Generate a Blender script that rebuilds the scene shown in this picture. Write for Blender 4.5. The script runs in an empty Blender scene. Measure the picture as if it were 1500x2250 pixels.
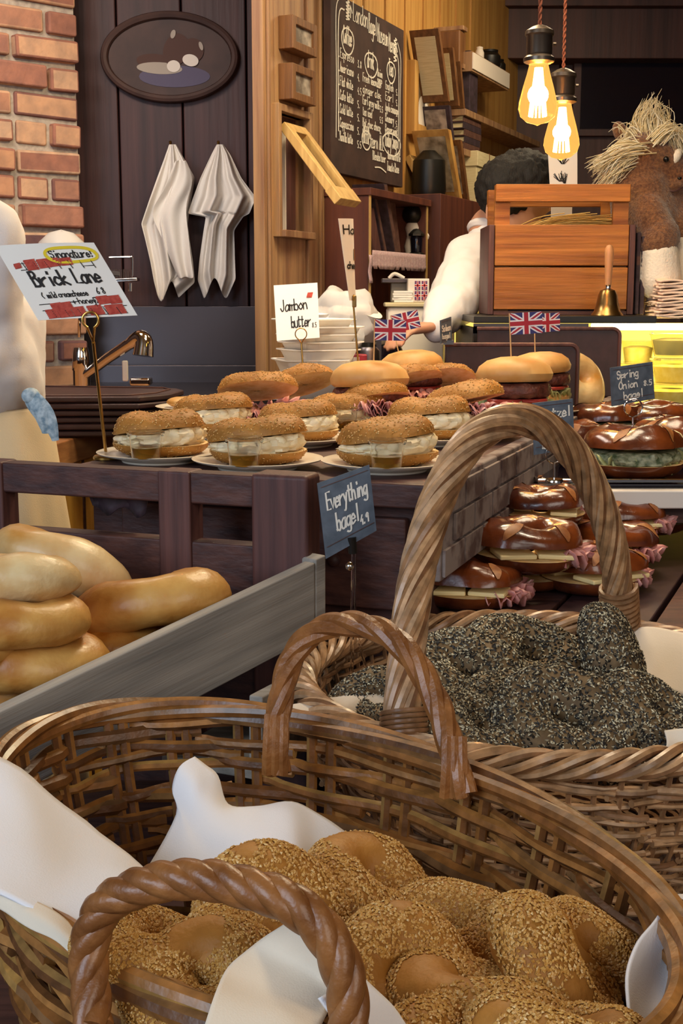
import bpy, math, random
from mathutils import Vector, Matrix, Euler, noise as mnoise
V = Vector
rnd = random.Random(7)
C = bpy.context.scene.collection
# ------------------------------------------------------------------ camera, world, light
SC = bpy.context.scene
F_PX = 2800.0
PITCH = math.atan(475 / F_PX)
CAM = V((0, 0, 1.30))
cd = bpy.data.cameras.new('camera')
cam = bpy.data.objects.new('camera', cd)
C.objects.link(cam)
cam.location = CAM
cam.rotation_euler = (math.pi / 2 - PITCH, 0, 0)
cd.sensor_fit = 'VERTICAL'
cd.sensor_height = 36
cd.sensor_width = 24
cd.lens = F_PX / 2250 * 36
cd.clip_start = 0.02
SC.camera = cam
SC.view_settings.view_transform = 'Standard'
SC.view_settings.look = 'None'
SC.view_settings.gamma = 1
SC.view_settings.exposure = 0.0
SC.view_settings.use_curve_mapping = False
w = bpy.data.worlds.new('room_ambient')
SC.world = w
w.use_nodes = True
w.node_tree.nodes['Background'].inputs[0].default_value = (0.62, 0.60, 0.66, 1)
w.node_tree.nodes['Background'].inputs[1].default_value = 0.16


def area(name, loc, target, size, energy, col, sy=None, spread=180):
    l = bpy.data.lights.new(name, 'AREA')
    l.energy = energy
    l.color = col
    l.size = size
    if sy:
        l.shape = 'RECTANGLE'
        l.size_y = sy
    l.spread = math.radians(spread)
    o = bpy.data.objects.new(name, l)
    C.objects.link(o)
    o.location = loc
    o.rotation_euler = (V(target) - V(loc)).to_track_quat('-Z', 'Y').to_euler()
    return o


def spot(name, loc, target, energy, col, angle, blend=.6, rad=.04):
    l = bpy.data.lights.new(name, 'SPOT')
    l.energy = energy
    l.color = col
    l.spot_size = math.radians(angle)
    l.spot_blend = blend
    l.shadow_soft_size = rad
    o = bpy.data.objects.new(name, l)
    C.objects.link(o)
    o.location = loc
    o.rotation_euler = (V(target) - V(loc)).to_track_quat('-Z', 'Y').to_euler()
    return o


# daylight from the shop window behind the left shoulder, warm ceiling lamps over the counters
area('window_daylight', (-1.7, -0.7, 2.1), (0.0, 1.2, 0.9), 1.5, 56, (.66, .81, 1.0))
area('shopfront_daylight', (1.2, -1.6, 2.2), (0.1, 1.8, 0.9), 1.6, 34, (1.0, .92, .82))
area('ceiling_lamp_counter', (0.35, 2.1, 2.4), (0.25, 2.0, 1.0), .5, 15, (1.0, .80, .55))
area('ceiling_lamp_back', (0.75, 3.9, 2.42), (0.3, 4.3, 1.0), .5, 16, (1.0, .80, .52))
area('slat_fill_light', (.15, 2.75, 2.3), (-.5, 2.6, .9), .3, 13, (1.0, .82, .5))  # unseen lamp, added to warm the slats under the prep counter
area('ceiling_lamp_prep', (-0.75, 2.75, 2.42), (-0.7, 3.3, 1.0), .4, 16, (1.0, .84, .70))
spot('spot_card', (-0.1, 2.0, 2.4), (-0.07, 2.7, 1.27), 60, (1.0, .95, .85), 22)
spot('spot_counter', (0.75, 1.5, 2.4), (0.32, 1.75, 0.98), 16, (1.0, .80, .58), 42)
spot('spot_towels', (-0.45, 2.6, 2.42), (-0.42, 3.7, 1.5), 9, (1.0, .93, .85), 38)

# ------------------------------------------------------------------ pixel geometry
FW = V((0, math.cos(PITCH), -math.sin(PITCH)))
UP = V((0, math.sin(PITCH), math.cos(PITCH)))


def ray(px, py):
    return FW + V(((px - 750) / F_PX, 0, 0)) + UP * ((1125 - py) / F_PX)


def at(px, py, Y):
    r = ray(px, py)
    return CAM + r * (Y / r.y)


def atz(px, py, z):
    r = ray(px, py)
    return CAM + r * ((z - CAM.z) / r.z)


def onp(px, py, p0, n):
    r = ray(px, py)
    return CAM + r * ((V(p0) - CAM).dot(n) / r.dot(n))


def cat(pts, n=6, closed=False):
    """Catmull-Rom through pts"""
    P = [V(p) for p in pts]
    m = len(P)
    out = []
    rng = m if closed else m - 1
    for i in range(rng):
        if closed:
            a, b, c, d = P[(i - 1) % m], P[i], P[(i + 1) % m], P[(i + 2) % m]
        else:
            a, b, c, d = P[max(i - 1, 0)], P[i], P[i + 1], P[min(i + 2, m - 1)]
        for k in range(n):
            t = k / n
            out.append(.5 * ((2 * b) + (c - a) * t + (2 * a - 5 * b + 4 * c - d) * t * t + (3 * b - a - 3 * c + d) * t ** 3))
    if not closed:
        out.append(P[-1])
    return out


def frames(P, closed=False):
    n = len(P)
    T = []
    for i in range(n):
        if closed:
            t = P[(i + 1) % n] - P[i - 1]
        else:
            t = P[min(i + 1, n - 1)] - P[max(i - 1, 0)]
        T.append(t.normalized() if t.length > 1e-9 else V((0, 0, 1)))
    a = V((0, 0, 1)) if abs(T[0].z) < .9 else V((1, 0, 0))
    N = [(a - T[0] * a.dot(T[0])).normalized()]
    for i in range(1, n):
        x = N[-1] - T[i] * N[-1].dot(T[i])
        N.append(x.normalized() if x.length > 1e-6 else N[-1])
    return T, N, [T[i].cross(N[i]) for i in range(n)]


ROOTM = {}


class MB:
    def __init__(s):
        s.v = []
        s.f = []
        s.m = []

    def add(s, vs, fs, m=0):
        o = len(s.v)
        s.v += [V(p) for p in vs]
        s.f += [tuple(i + o for i in f) for f in fs]
        s.m += [m] * len(fs)
        return s

    def box(s, c, d, R=None, m=0):
        c = V(c)
        h = V(d) * .5
        vs = []
        for x in (-1, 1):
            for y in (-1, 1):
                for z in (-1, 1):
                    p = V((x * h.x, y * h.y, z * h.z))
                    if R is not None:
                        p = R @ p
                    vs.append(c + p)
        return s.add(vs, [(0, 1, 3, 2), (4, 6, 7, 5), (0, 4, 5, 1), (2, 3, 7, 6), (0, 2, 6, 4), (1, 5, 7, 3)], m)

    def beam(s, a, b, w, h, up=(0, 0, 1), m=0):
        """box from a to b, w across, h along up"""
        a, b = V(a), V(b)
        x = (b - a)
        L = x.length
        x.normalize()
        u = V(up)
        u = (u - x * u.dot(x)).normalized()
        y = u.cross(x)
        R = Matrix((x, y, u)).transposed()
        return s.box((a + b) / 2, (L, w, h), R, m)

    def hexa(s, lo, hi, m=0):
        """solid between two loops of n points"""
        n = len(lo)
        fs = [tuple(range(n))[::-1], tuple(range(n, 2 * n))]
        for i in range(n):
            j = (i + 1) % n
            fs.append((i, j, n + j, n + i))
        return s.add(list(lo) + list(hi), fs, m)

    def tube(s, pts, r, seg=8, closed=False, m=0, caps=True, flat=1.0):
        P = [V(p) for p in pts]
        n = len(P)
        rs = r if isinstance(r, (list, tuple)) else [r] * n
        T, N, B = frames(P, closed)
        vs = []
        for i in range(n):
            for k in range(seg):
                a = 2 * math.pi * k / seg
                vs.append(P[i] + (N[i] * math.cos(a) + B[i] * math.sin(a) * flat) * rs[i])
        fs = []
        for i in range(n if closed else n - 1):
            j = (i + 1) % n
            for k in range(seg):
                l = (k + 1) % seg
                fs.append((i * seg + k, i * seg + l, j * seg + l, j * seg + k))
        if caps and not closed:
            fs.append(tuple(range(seg))[::-1])
            fs.append(tuple((n - 1) * seg + k for k in range(seg)))
        return s.add(vs, fs, m)

    def ell(s, c, r, R=None, nu=14, nv=9, m=0):
        c = V(c)
        if not isinstance(r, (tuple, list, Vector)):
            r = (r, r, r)
        vs = [V((0, 0, -r[2]))]
        for j in range(1, nv):
            t = math.pi * j / nv - math.pi / 2
            for i in range(nu):
                a = 2 * math.pi * i / nu
                vs.append(V((r[0] * math.cos(a) * math.cos(t), r[1] * math.sin(a) * math.cos(t), r[2] * math.sin(t))))
        vs.append(V((0, 0, r[2])))
        if R is not None:
            vs = [R @ p for p in vs]
        vs = [p + c for p in vs]
        fs = []
        for i in range(nu):
            fs.append((0, 1 + (i + 1) % nu, 1 + i))
        for j in range(nv - 2):
            for i in range(nu):
                a = 1 + j * nu + i
                b = 1 + j * nu + (i + 1) % nu
                fs.append((a, b, b + nu, a + nu))
        L = len(vs) - 1
        o = 1 + (nv - 2) * nu
        for i in range(nu):
            fs.append((o + i, o + (i + 1) % nu, L))
        return s.add(vs, fs, m)

    def cap(s, a, b, r0, r1, nu=12, m=0):
        a, b = V(a), V(b)
        d = b - a
        q = V((0, 0, 1)).rotation_difference(d.normalized()).to_matrix() if d.length > 1e-6 else Matrix.Identity(3)
        L = d.length
        prof = []
        for k in range(7):
            t = -math.pi / 2 + k * math.pi / 12
            prof.append((r0 * math.cos(t), r0 * math.sin(t)))
        for k in range(7):
            t = k * math.pi / 12
            prof.append((r1 * math.cos(t), L + r1 * math.sin(t)))
        return s.lathe(prof, a, q, nu, m)

    def lathe(s, prof, c=(0, 0, 0), R=None, n=32, m=0, wob=None, sx=1, sy=1):
        c = V(c)
        vs = []
        for (r, z) in prof:
            for i in range(n):
                a = 2 * math.pi * i / n
                k = r if wob is None else r * (1 + wob(a, z))
                p = V((k * math.cos(a) * sx, k * math.sin(a) * sy, z))
                vs.append(c + (R @ p if R is not None else p))
        fs = []
        for j in range(len(prof) - 1):
            for i in range(n):
                l = (i + 1) % n
                fs.append((j * n + i, j * n + l, (j + 1) * n + l, (j + 1) * n + i))
        if prof[0][0] > 1e-6:
            fs.append(tuple(range(n))[::-1])
        if prof[-1][0] > 1e-6:
            fs.append(tuple((len(prof) - 1) * n + i for i in range(n)))
        return s.add(vs, fs, m)

    def grid(s, G, cu=False, cv=False, m=0):
        nu, nv = len(G), len(G[0])
        vs = [p for row in G for p in row]
        fs = []
        for i in range(nu if cu else nu - 1):
            for j in range(nv if cv else nv - 1):
                k, l = (i + 1) % nu, (j + 1) % nv
                fs.append((i * nv + j, i * nv + l, k * nv + l, k * nv + j))
        return s.add(vs, fs, m)

    def poly(s, pts, m=0):
        return s.add(pts, [tuple(range(len(pts)))], m)

    def xf(s, M):
        s.v = [M @ p for p in s.v]
        return s

    def build(s, name, mats, parent=None, smooth=True, bevel=0, subsurf=0, solid=0, remesh=0, disp=None, soff=0,
              label=None, cat=None, group=None, kind=None, sharp=38):
        me = bpy.data.meshes.new(name)
        M = ROOTM.get(parent.name) if parent is not None else None
        if M is not None:
            Mi = M.inverted()
            vs = [Mi @ p for p in s.v]
        else:
            vs = s.v
        me.from_pydata([tuple(p) for p in vs], [], s.f)
        if not isinstance(mats, (list, tuple)):
            mats = [mats]
        for mm in mats:
            me.materials.append(mm)
        if len(mats) > 1:
            me.polygons.foreach_set('material_index', s.m)
        me.polygons.foreach_set('use_smooth', [smooth] * len(me.polygons))
        me.update()
        if smooth and not remesh and not subsurf:
            me.set_sharp_from_angle(angle=math.radians(sharp))
        o = bpy.data.objects.new(name, me)
        C.objects.link(o)
        if parent is not None:
            o.parent = parent
            if M is not None:
                ROOTM[o.name] = M
        if remesh:
            r = o.modifiers.new('r', 'REMESH')
            r.mode = 'VOXEL'
            r.voxel_size = remesh
            r.use_smooth_shade = True
            sm = o.modifiers.new('s', 'SMOOTH')
            sm.factor = .5
            sm.iterations = 4
        if solid:
            so = o.modifiers.new('t', 'SOLIDIFY')
            so.thickness = solid
            so.offset = soff
        if bevel:
            b = o.modifiers.new('b', 'BEVEL')
            b.width = bevel
            b.segments = 2
            b.limit_method = 'ANGLE'
            b.angle_limit = math.radians(50)
            b.harden_normals = True
        if subsurf:
            su = o.modifiers.new('u', 'SUBSURF')
            su.levels = su.render_levels = subsurf
        if disp:
            t = bpy.data.textures.new('cl', 'CLOUDS')
            t.noise_scale = disp[1]
            t.noise_depth = 2
            dm = o.modifiers.new('d', 'DISPLACE')
            dm.texture = t
            dm.strength = disp[0]
            dm.mid_level = .5
            dm.texture_coords = 'LOCAL'
        tag(o, label, cat, group, kind)
        return o


def tag(o, label=None, cat=None, group=None, kind=None):
    if label:
        o['label'] = label
    if cat:
        o['category'] = cat
    if group:
        o['group'] = group
    if kind:
        o['kind'] = kind
    return o


def thing(name, label, cat, loc=(0, 0, 0), rot=(0, 0, 0), group=None):
    o = bpy.data.objects.new(name, None)
    o.empty_display_size = .02
    C.objects.link(o)
    o.location = loc
    o.rotation_euler = rot
    tag(o, label, cat, group)
    M = Matrix.Translation(V(loc)) @ Euler(rot).to_matrix().to_4x4()
    if M != Matrix.Identity(4):
        ROOTM[o.name] = M
    return o


def kids(o):
    return [c for c in bpy.data.objects if c.parent == o]


def dup(root, loc, rot=(0, 0, 0), label=None, group=None, scale=None, cache={}):
    if root.name not in cache:
        cache[root.name] = [(c, kids(c)) for c in kids(root)]
    r = root.copy()
    C.objects.link(r)
    r.location = loc
    r.rotation_euler = rot
    if scale:
        r.scale = (scale,) * 3 if not isinstance(scale, (tuple, list)) else scale
    if label:
        r['label'] = label
    if group:
        r['group'] = group
    for ch, gs in cache[root.name]:
        c = ch.copy()
        C.objects.link(c)
        c.parent = r
        for g in gs:
            d = g.copy()
            C.objects.link(d)
            d.parent = c
    return r


def struct(mb, name, mat, **k):
    return mb.build(name, mat, kind='structure', **k)


# ------------------------------------------------------------------ materials
def lin(h):
    if isinstance(h, str):
        h = h.lstrip('#')
        c = [int(h[i:i + 2], 16) / 255 for i in (0, 2, 4)]
    else:
        c = h
    return tuple(((x / 12.92) if x <= .04045 else ((x + .055) / 1.055) ** 2.4) for x in c) + (1,)


def mat(name, col, rough=.6, col2=None, scale=40, stretch=(1, 1, 1), bump=0, bscale=None, metal=0, spec=.5, trans=0,
        emit=0, island=None, coat=0, alpha=1, detail=4, ramp=(.35, .65), sheen=0, sss=0, ior=1.45):
    m = bpy.data.materials.new(name)
    m.use_nodes = True
    nt = m.node_tree
    b = nt.nodes['Principled BSDF']
    I = b.inputs
    I['Base Color'].default_value = lin(col)
    I['Roughness'].default_value = rough
    I['Metallic'].default_value = metal
    I['Specular IOR Level'].default_value = spec
    I['Transmission Weight'].default_value = trans
    I['IOR'].default_value = ior
    I['Coat Weight'].default_value = coat
    I['Coat Roughness'].default_value = .15
    I['Alpha'].default_value = alpha
    I['Sheen Weight'].default_value = sheen
    if sss:
        I['Subsurface Weight'].default_value = sss
        I['Subsurface Radius'].default_value = (.01, .006, .003)
    if emit:
        I['Emission Color'].default_value = lin(col)
        I['Emission Strength'].default_value = emit
    N = nt.nodes.new
    L = nt.links.new
    tc = N('ShaderNodeTexCoord')
    mp = N('ShaderNodeMapping')
    mp.inputs['Scale'].default_value = stretch
    L(tc.outputs['Object'], mp.inputs['Vector'])
    vec = mp.outputs['Vector']
    colout = None
    if island:
        g = N('ShaderNodeNewGeometry')
        r = N('ShaderNodeValToRGB')
        r.color_ramp.interpolation = 'LINEAR'
        while len(r.color_ramp.elements) < len(island):
            r.color_ramp.elements.new(.5)
        for e, (p, c) in zip(r.color_ramp.elements, island):
            e.position = p
            e.color = lin(c)
        L(g.outputs['Random Per Island'], r.inputs['Fac'])
        colout = r.outputs['Color']
    if col2:
        nz = N('ShaderNodeTexNoise')
        nz.inputs['Scale'].default_value = scale
        nz.inputs['Detail'].default_value = detail
        L(vec, nz.inputs['Vector'])
        r = N('ShaderNodeValToRGB')
        r.color_ramp.elements[0].position = ramp[0]
        r.color_ramp.elements[1].position = ramp[1]
        r.color_ramp.elements[0].color = lin(col)
        r.color_ramp.elements[1].color = lin(col2)
        L(nz.outputs['Fac'], r.inputs['Fac'])
        if colout is not None:
            mx = N('ShaderNodeMix')
            mx.data_type = 'RGBA'
            mx.blend_type = 'MULTIPLY'
            mx.inputs['Factor'].default_value = .7
            L(colout, mx.inputs['A'])
            L(r.outputs['Color'], mx.inputs['B'])
            colout = mx.outputs['Result']
        else:
            colout = r.outputs['Color']
    if colout is not None:
        L(colout, I['Base Color'])
        if emit:
            L(colout, I['Emission Color'])
    if bump:
        nb = N('ShaderNodeTexNoise')
        nb.inputs['Scale'].default_value = bscale or scale
        nb.inputs['Detail'].default_value = 3
        L(vec, nb.inputs['Vector'])
        bp = N('ShaderNodeBump')
        bp.inputs['Strength'].default_value = bump
        bp.inputs['Distance'].default_value = .004
        L(nb.outputs['Fac'], bp.inputs['Height'])
        L(bp.outputs['Normal'], I['Normal'])
    return m


def wood(name, a, b, axis='x', scale=30, rough=.55, bump=.25, coat=0, island=None):
    st = {'x': (.05, 1, 1), 'y': (1, .05, 1), 'z': (1, 1, .05)}[axis]
    return mat(name, a, rough, b, scale * 2.6, st, bump, scale * 5, coat=coat, detail=9, ramp=(.32, .68), island=island)


m_wdark = wood('dark_wood', '#3a2322', '#5a3830', 'x')
m_wdarkz = wood('dark_wood_upright', '#452a28', '#66403a', 'z')
m_plank = wood('plank_wall_wood', '#301a1c', '#4a2c2b', 'z', 16)
m_part = wood('partition_wood', '#7c5840', '#a8845e', 'z', 18)
m_gold = wood('honey_wood', '#a8783c', '#c79a55', 'z', 18)
m_sash = wood('sash_wood', '#b08a4e', '#cda868', 'z', 22)
m_red = wood('red_brown_wood', '#4e2a22', '#6a3a2a', 'z', 14, coat=.1)
m_crate = wood('orange_crate_wood', '#7e4416', '#b8742f', 'x', 22, .5, .35)
m_grey = wood('weathered_grey_wood', '#7a756e', '#aaa297', 'x', 26, .85, .4)
m_counterw = wood('counter_edge_wood', '#8a5a34', '#a87848', 'y', 20)
m_slat = wood('warm_lit_slat_wood', '#c89030', '#e4b050', 'z', 14)  # yellow of the warm light on the slats is put into this colour
m_brick = mat('old_brick', '#7e5a4c', .9, '#b8937a', 22, bump=.6, bscale=60,
              island=[(0, '#ffe8cc'), (.35, '#f0c8a4'), (.6, '#d0a090'), (.85, '#b88878'), (1, '#8c7078')])
m_mortar = mat('mortar', '#9c9086', .95, '#b8ac9e', 60, bump=.6)
m_ceil = wood('ceiling_board', '#a8813f', '#c29a50', 'x', 10)
m_far = wood('far_wall_board', '#38201c', '#523029', 'z', 10)
m_floor = wood('floor_board', '#3a2a22', '#54402f', 'y', 8)
m_chalkb = mat('blackboard_face', '#30201e', .8, '#46302a', 12)
m_chalk = mat('chalk', '#e6dfd2', .9)
m_slate = mat('slate_sign', '#4c545e', .75, '#606873', 60)
m_paper = mat('white_paper', '#f2ece2', .8, bump=.05, bscale=30)
m_ink = mat('black_ink', '#1c1614', .7)
m_redink = mat('red_crayon', '#a8382c', .8, '#c05040', 200)
m_yel = mat('yellow_crayon', '#e8cc2c', .8)
m_steel = mat('brushed_steel', '#565052', .36, metal=1, bump=.05, bscale=8)
m_chrome = mat('chrome', '#d8d4d0', .08, metal=1)
m_brass = mat('brass', '#b08a48', .28, metal=1)
m_bronze = mat('aged_bell_brass', '#8a7048', .3, '#a08450', 30, metal=1)
m_black = mat('black_plastic', '#16130f', .4)
m_dtray = mat('dark_brown_laminate', '#2e1c1e', .45, '#3c2628', 30)
m_linen = mat('white_linen', '#e6e2e2', .9, bump=.12, bscale=900, sheen=.3)
m_linen2 = mat('cream_linen', '#e2d3bd', .9, bump=.12, bscale=900, sheen=.3)
m_towel = mat('white_towel', '#e8e2da', .95, bump=.2, bscale=500)
m_shirt = mat('white_shirt', '#e9e3e2', .9, bump=.1, bscale=500)
m_apron = mat('cream_apron', '#e6cfa8', .9, bump=.1, bscale=500)
m_check = mat('blue_check_tape', '#7f97a6', .9, '#c8d4d8', 120)
m_skin = mat('skin', '#c99376', .55, sss=.1)
m_hair = mat('black_hair', '#0e0b0a', .75, '#1a1411', 220, (1, 1, .2), bump=.5, bscale=300)
m_wick = mat('honey_willow', '#9a9a9a', .38, '#ffffff', 60, (1, 1, 1), bump=.25, bscale=90, coat=.15,
             island=[(0, '#5c3a1e'), (.25, '#8a562a'), (.5, '#a06a34'), (.72, '#b47c40'), (.88, '#7e5c3c'), (1, '#c4944e')])
m_wickp = mat('pale_willow', '#9a9a9a', .36, '#ffffff', 60, bump=.2, bscale=90, coat=.2,
              island=[(0, '#875c3c'), (.3, '#b0845a'), (.6, '#c89a6c'), (.85, '#d6ae86'), (1, '#98704c')])
m_hand1 = mat('brown_willow_strand', '#754722', .40, '#966234', 50, bump=.35, bscale=120, coat=.15)
m_ses = mat('sesame_bagel_crust', '#94601f', .6, '#b57c34', 26, bump=.3, bscale=140, sss=.03)
m_seed = mat('sesame_seed', '#d9a85c', .5, island=[(0, '#a87430'), (.4, '#bf8c42'), (.8, '#cfa258'), (1, '#e0c088')])
m_evb = mat('seeded_bagel_crust', '#54422a', .7, '#786040', 60)
m_evs = mat('poppy_and_sesame_seed', '#222222', .55,
            island=[(0, '#16130f'), (.5, '#221d18'), (.58, '#3c342a'), (.66, '#8a7e64'), (.86, '#bcb090'), (1, '#ded5b4')])
m_plain = mat('plain_bagel_crust', '#a8661e', .42, '#d4a45a', 14, bump=.25, bscale=90, coat=.1, sss=.05, ramp=(.38, .66))
m_plain2 = mat('pale_bagel_crust', '#c08a40', .42, '#e2c896', 13, bump=.25, bscale=90, coat=.1, sss=.05)
m_pretz = mat('pretzel_crust', '#401a0e', .26, '#783a16', 18, bump=.4, bscale=60, coat=.45)
m_pcut = mat('pretzel_score', '#a8703a', .5, '#7a4420', 60)
m_crumb = mat('bread_crumb', '#d8b070', .8, '#e8cc98', 60, bump=.3, bscale=200)
m_cream = mat('cream_cheese', '#eed8a8', .45, '#f4e4c0', 30, bump=.35, bscale=90, sss=.1)
m_butter = mat('butter', '#f2dca0', .4, sss=.1)
m_ham = mat('sliced_ham', '#b8706a', .4, '#dca49a', 60, bump=.2, sss=.1)
m_patty = mat('meat_patty', '#4c241a', .5, '#6e382a', 90, bump=1, bscale=120)
m_tomato = mat('tomato', '#a83a30', .35)
m_lett = mat('lettuce', '#8a9050', .5, '#c0c088', 70, bump=.3)
m_green = mat('spring_onion_filling', '#4a5636', .5, '#a8a888', 120, bump=.6, bscale=160)
m_bun = mat('soft_bun', '#c88c42', .5, '#e6bc7c', 12, sss=.05)
m_plate = mat('white_plate', '#e8dcc8', .18)
m_honey = mat('honey', '#c89030', .08, trans=.75)
m_clear = mat('clear_plastic', '#ffffff', .05, trans=1, ior=1.15)
m_frost = mat('frosted_bag', '#f0ece8', .25, trans=.55, ior=1.1)
m_foam = mat('pulp_takeaway_box', '#efe6d8', .8)
m_flagr = mat('flag_red', '#b02a36', .7)
m_flagb = mat('flag_blue', '#38386e', .7)
m_flagw = mat('flag_white', '#ece6e2', .7)
m_stick = mat('toothpick', '#d8b078', .7)
m_glassb = mat('bulb_glass', '#ffc468', .02, trans=1, ior=1.04, emit=.55)
m_fil = mat('bulb_filament', '#ffc070', .5, emit=60)
m_sock = mat('pewter_socket', '#6a5e52', .35, metal=.9)
m_cord = mat('twisted_red_cord', '#8a4a30', .8)
m_plush = mat('brown_plush', '#583420', .95, '#7c5434', 160, bump=.8, bscale=260, sheen=.4)
m_mane = mat('cream_mane', '#d8c8a4', .8, island=[(0, '#c0a878'), (.5, '#d8c8a0'), (1, '#efe8d4')])
m_hoof = mat('white_plush', '#eadfcd', .95, bump=.5, bscale=200)
m_eye = mat('black_bead', '#0c0a08', .1)
m_nap = mat('peach_napkin', '#f2d2b8', .9)
m_case = mat('glowing_case_back', '#ffdf70', .6, emit=1.15)  # panel glows by itself, the case lighting is put into it
m_casel = mat('case_strip_light', '#fff0b8', .5, emit=9)
m_deli = mat('deli_tub', '#fbf4cc', .04, trans=.95, ior=1.06)
m_delic = mat('tub_filling', '#e8d870', .6, '#f4ecb4', 60)
m_olive = mat('dark_tapenade', '#2a2410', .5, '#4a4020', 80)
m_white = mat('white_board', '#ded4c8', .6)
m_wbrick = mat('whitewashed_board', '#8a7c76', .85, '#5c4844', 26, (1, 1, 1), bump=.3, ramp=(.45, .6))
m_lens = mat('old_photo', '#5c5048', .5, '#b0a498', 30)
m_sepia = mat('sepia_photo', '#6e5c46', .5, '#b8a488', 26)
m_fram = wood('picture_frame_wood', '#5c3a20', '#7c5430', 'z', 40)
m_book = mat('old_book_cloth', '#4c3028', .7, '#64443a', 60)
m_bookd = mat('dark_book_cloth', '#2c2024', .7, '#40303a', 60)
m_page = mat('book_pages', '#d8cba4', .85, '#c4b489', 200, (.1, .1, 3))
m_redtin = mat('red_label', '#a02c3c', .5)
m_orange = mat('orange_label', '#d08838', .5)
m_grn = mat('grey_green_tin', '#7c7468', .5)
m_glassd = mat('dark_glass', '#14101a', .08, spec=.6)
m_glassp = mat('window_pane', '#ffffff', .03, trans=1, ior=1.05)
m_lace = mat('pink_lace', '#c8aeb0', .9, '#b09096', 200)
m_duck1 = mat('painted_brown', '#4c3028', .7)
m_duck2 = mat('painted_cream', '#a89c90', .7)
m_duck3 = mat('painted_dusk_blue', '#575068', .7)
m_traypic = mat('painted_tray', '#3a2622', .6, '#4a322c', 14)
m_straw = mat('straw', '#c0964c', .8, island=[(0, '#9a7430'), (1, '#dcb870')])
# ------------------------------------------------------------------ room shell
struct(MB().box((0, 2, -.02), (8, 9, .04)), 'floor', m_floor, smooth=False)
struct(MB().box((0, 2.6, 2.53), (8, 6.2, .16)), 'ceiling', m_ceil, smooth=False)
WO = V((-.03, 3.6, 0))
WD = V((.386, .9225, 0)).normalized()
WN = V((WD.y, -WD.x, 0))


def WP(s, z, o=0):
    return WO + WD * s + WN * o + V((0, 0, z))


def wsz(px, py, o=0):
    p = onp(px, py, WO + WN * o, WN)
    return (p - WO).dot(WD), p.z


def wbox(mb, s0, s1, z0, z1, o0, o1, m=0):
    return mb.hexa([WP(s0, z0, o0), WP(s1, z0, o0), WP(s1, z0, o1), WP(s0, z0, o1)],
                   [WP(s0, z1, o0), WP(s1, z1, o0), WP(s1, z1, o1), WP(s0, z1, o1)], m)


# plank wall with the towels
b = MB()
x = -1.75
while x < -.03:
    wp_ = min(.181, -.02 - x)
    b.box((x + wp_ / 2, 3.83, 1.25), (wp_, .04, 2.5))
    x += .185
b.box((-.92, 3.875, 1.25), (1.8, .05, 2.5))
struct(b, 'wall_left', m_plank, bevel=.004, smooth=False)
# brick pillar: courses of single bricks on a mortar core
p0 = at(-140, 700, 3.35)
p1 = at(189, 700, 3.66)
p0.z = p1.z = 0
bd = (p1 - p0).normalized()
bn = V((bd.y, -bd.x, 0))
Lb = (p1 - p0).length
b = MB()
R = Matrix((bd, -bn, V((0, 0, 1)))).transposed()
b.box((p0 + p1) / 2 - bn * .064 + V((0, 0, 1.25)), (Lb - .012, .12, 2.5), R)
struct(b, 'trim_1', m_mortar, smooth=False)
b = MB()
r2 = random.Random(3)
zc = 0.9
k = 0
while zc < 2.48:
    s = Lb
    first = .10 if k % 2 else .205
    while s > 0:
        ln = first if s == Lb else r2.choice([.105, .2, .21])
        ln = min(ln, s)
        jut = r2.uniform(-.006, .012)
        c = p0 + bd * (s - ln / 2) + bn * (jut - .055) + V((0, 0, zc + .03))
        if ln > .03:
            b.box(c, (ln - .013, .13, .058 + r2.uniform(-.003, .003)),
                  R @ Euler((r2.uniform(-.03, .03), r2.uniform(-.02, .02), r2.uniform(-.02, .02))).to_matrix())
        s -= ln
    zc += .073
    k += 1
struct(b, 'wall_pillar', m_brick, bevel=.007, smooth=True)

# receding timber partition
sA, _ = wsz(580, 400)
sW0, zW0 = wsz(607, 505)
sW1, zW1 = wsz(668, 250)
b = MB()
wz = (zW0, wsz(640, 255)[1])
wbox(b, sA, sW0, 0, 2.5, -.03, 0)
wbox(b, sW0, sW1, 0, wz[0], -.03, 0)
wbox(b, sW0, sW1, wz[1], 2.5, -.03, 0)
wbox(b, sW1, 1.95, 0, 2.5, -.03, 0)
# vertical tongue and groove battens
for px in (588, 672, 700):
    s, _ = wsz(px, 600)
    wbox(b, s, s + .012, 0, 2.5, 0, .008)
struct(b, 'wall_partition', m_part, bevel=.002, smooth=False)
b = MB()
sg, _ = wsz(735, 300)
wbox(b, sg, 1.9, wsz(735, 420)[1], 2.5, 0, .006)
for i in range(8):
    s = sg + .02 + i * .17
    wbox(b, s, s + .012, wsz(735, 420)[1], 2.5, .006, .012)
struct(b, 'trim_2', m_gold, smooth=False)


def casing(s0, s1, z0, z1, wd, o=.018):
    b = MB()
    wbox(b, s0 - wd, s0, z0 - wd, z1 + wd, -.02, o)
    wbox(b, s1, s1 + wd, z0 - wd, z1 + wd, -.02, o)
    wbox(b, s0, s1, z1, z1 + wd, -.02, o)
    wbox(b, s0 - wd * .4, s1 + wd * .4, z0 - wd, z0, -.02, o + .012)
    return b


win = struct(casing(sW0, sW1, wz[0], wz[1], .018), 'window_1', m_part, bevel=.002)
b = MB()
wbox(b, sW0, sW1, wz[0], wz[1], -.03, -.026)
b.build('dark_opening_sheet', m_wdarkz, win, smooth=False)  # dark sheet standing in for the unlit window opening
b = MB()
sm = (sW0 * .45 + sW1 * .55)
wbox(b, sm - .003, sm + .003, wz[0], wz[1] - .02, -.026, -.018)
b.build('light_streak', m_white, win)  # white strip standing in for a streak of light in the opening


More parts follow.
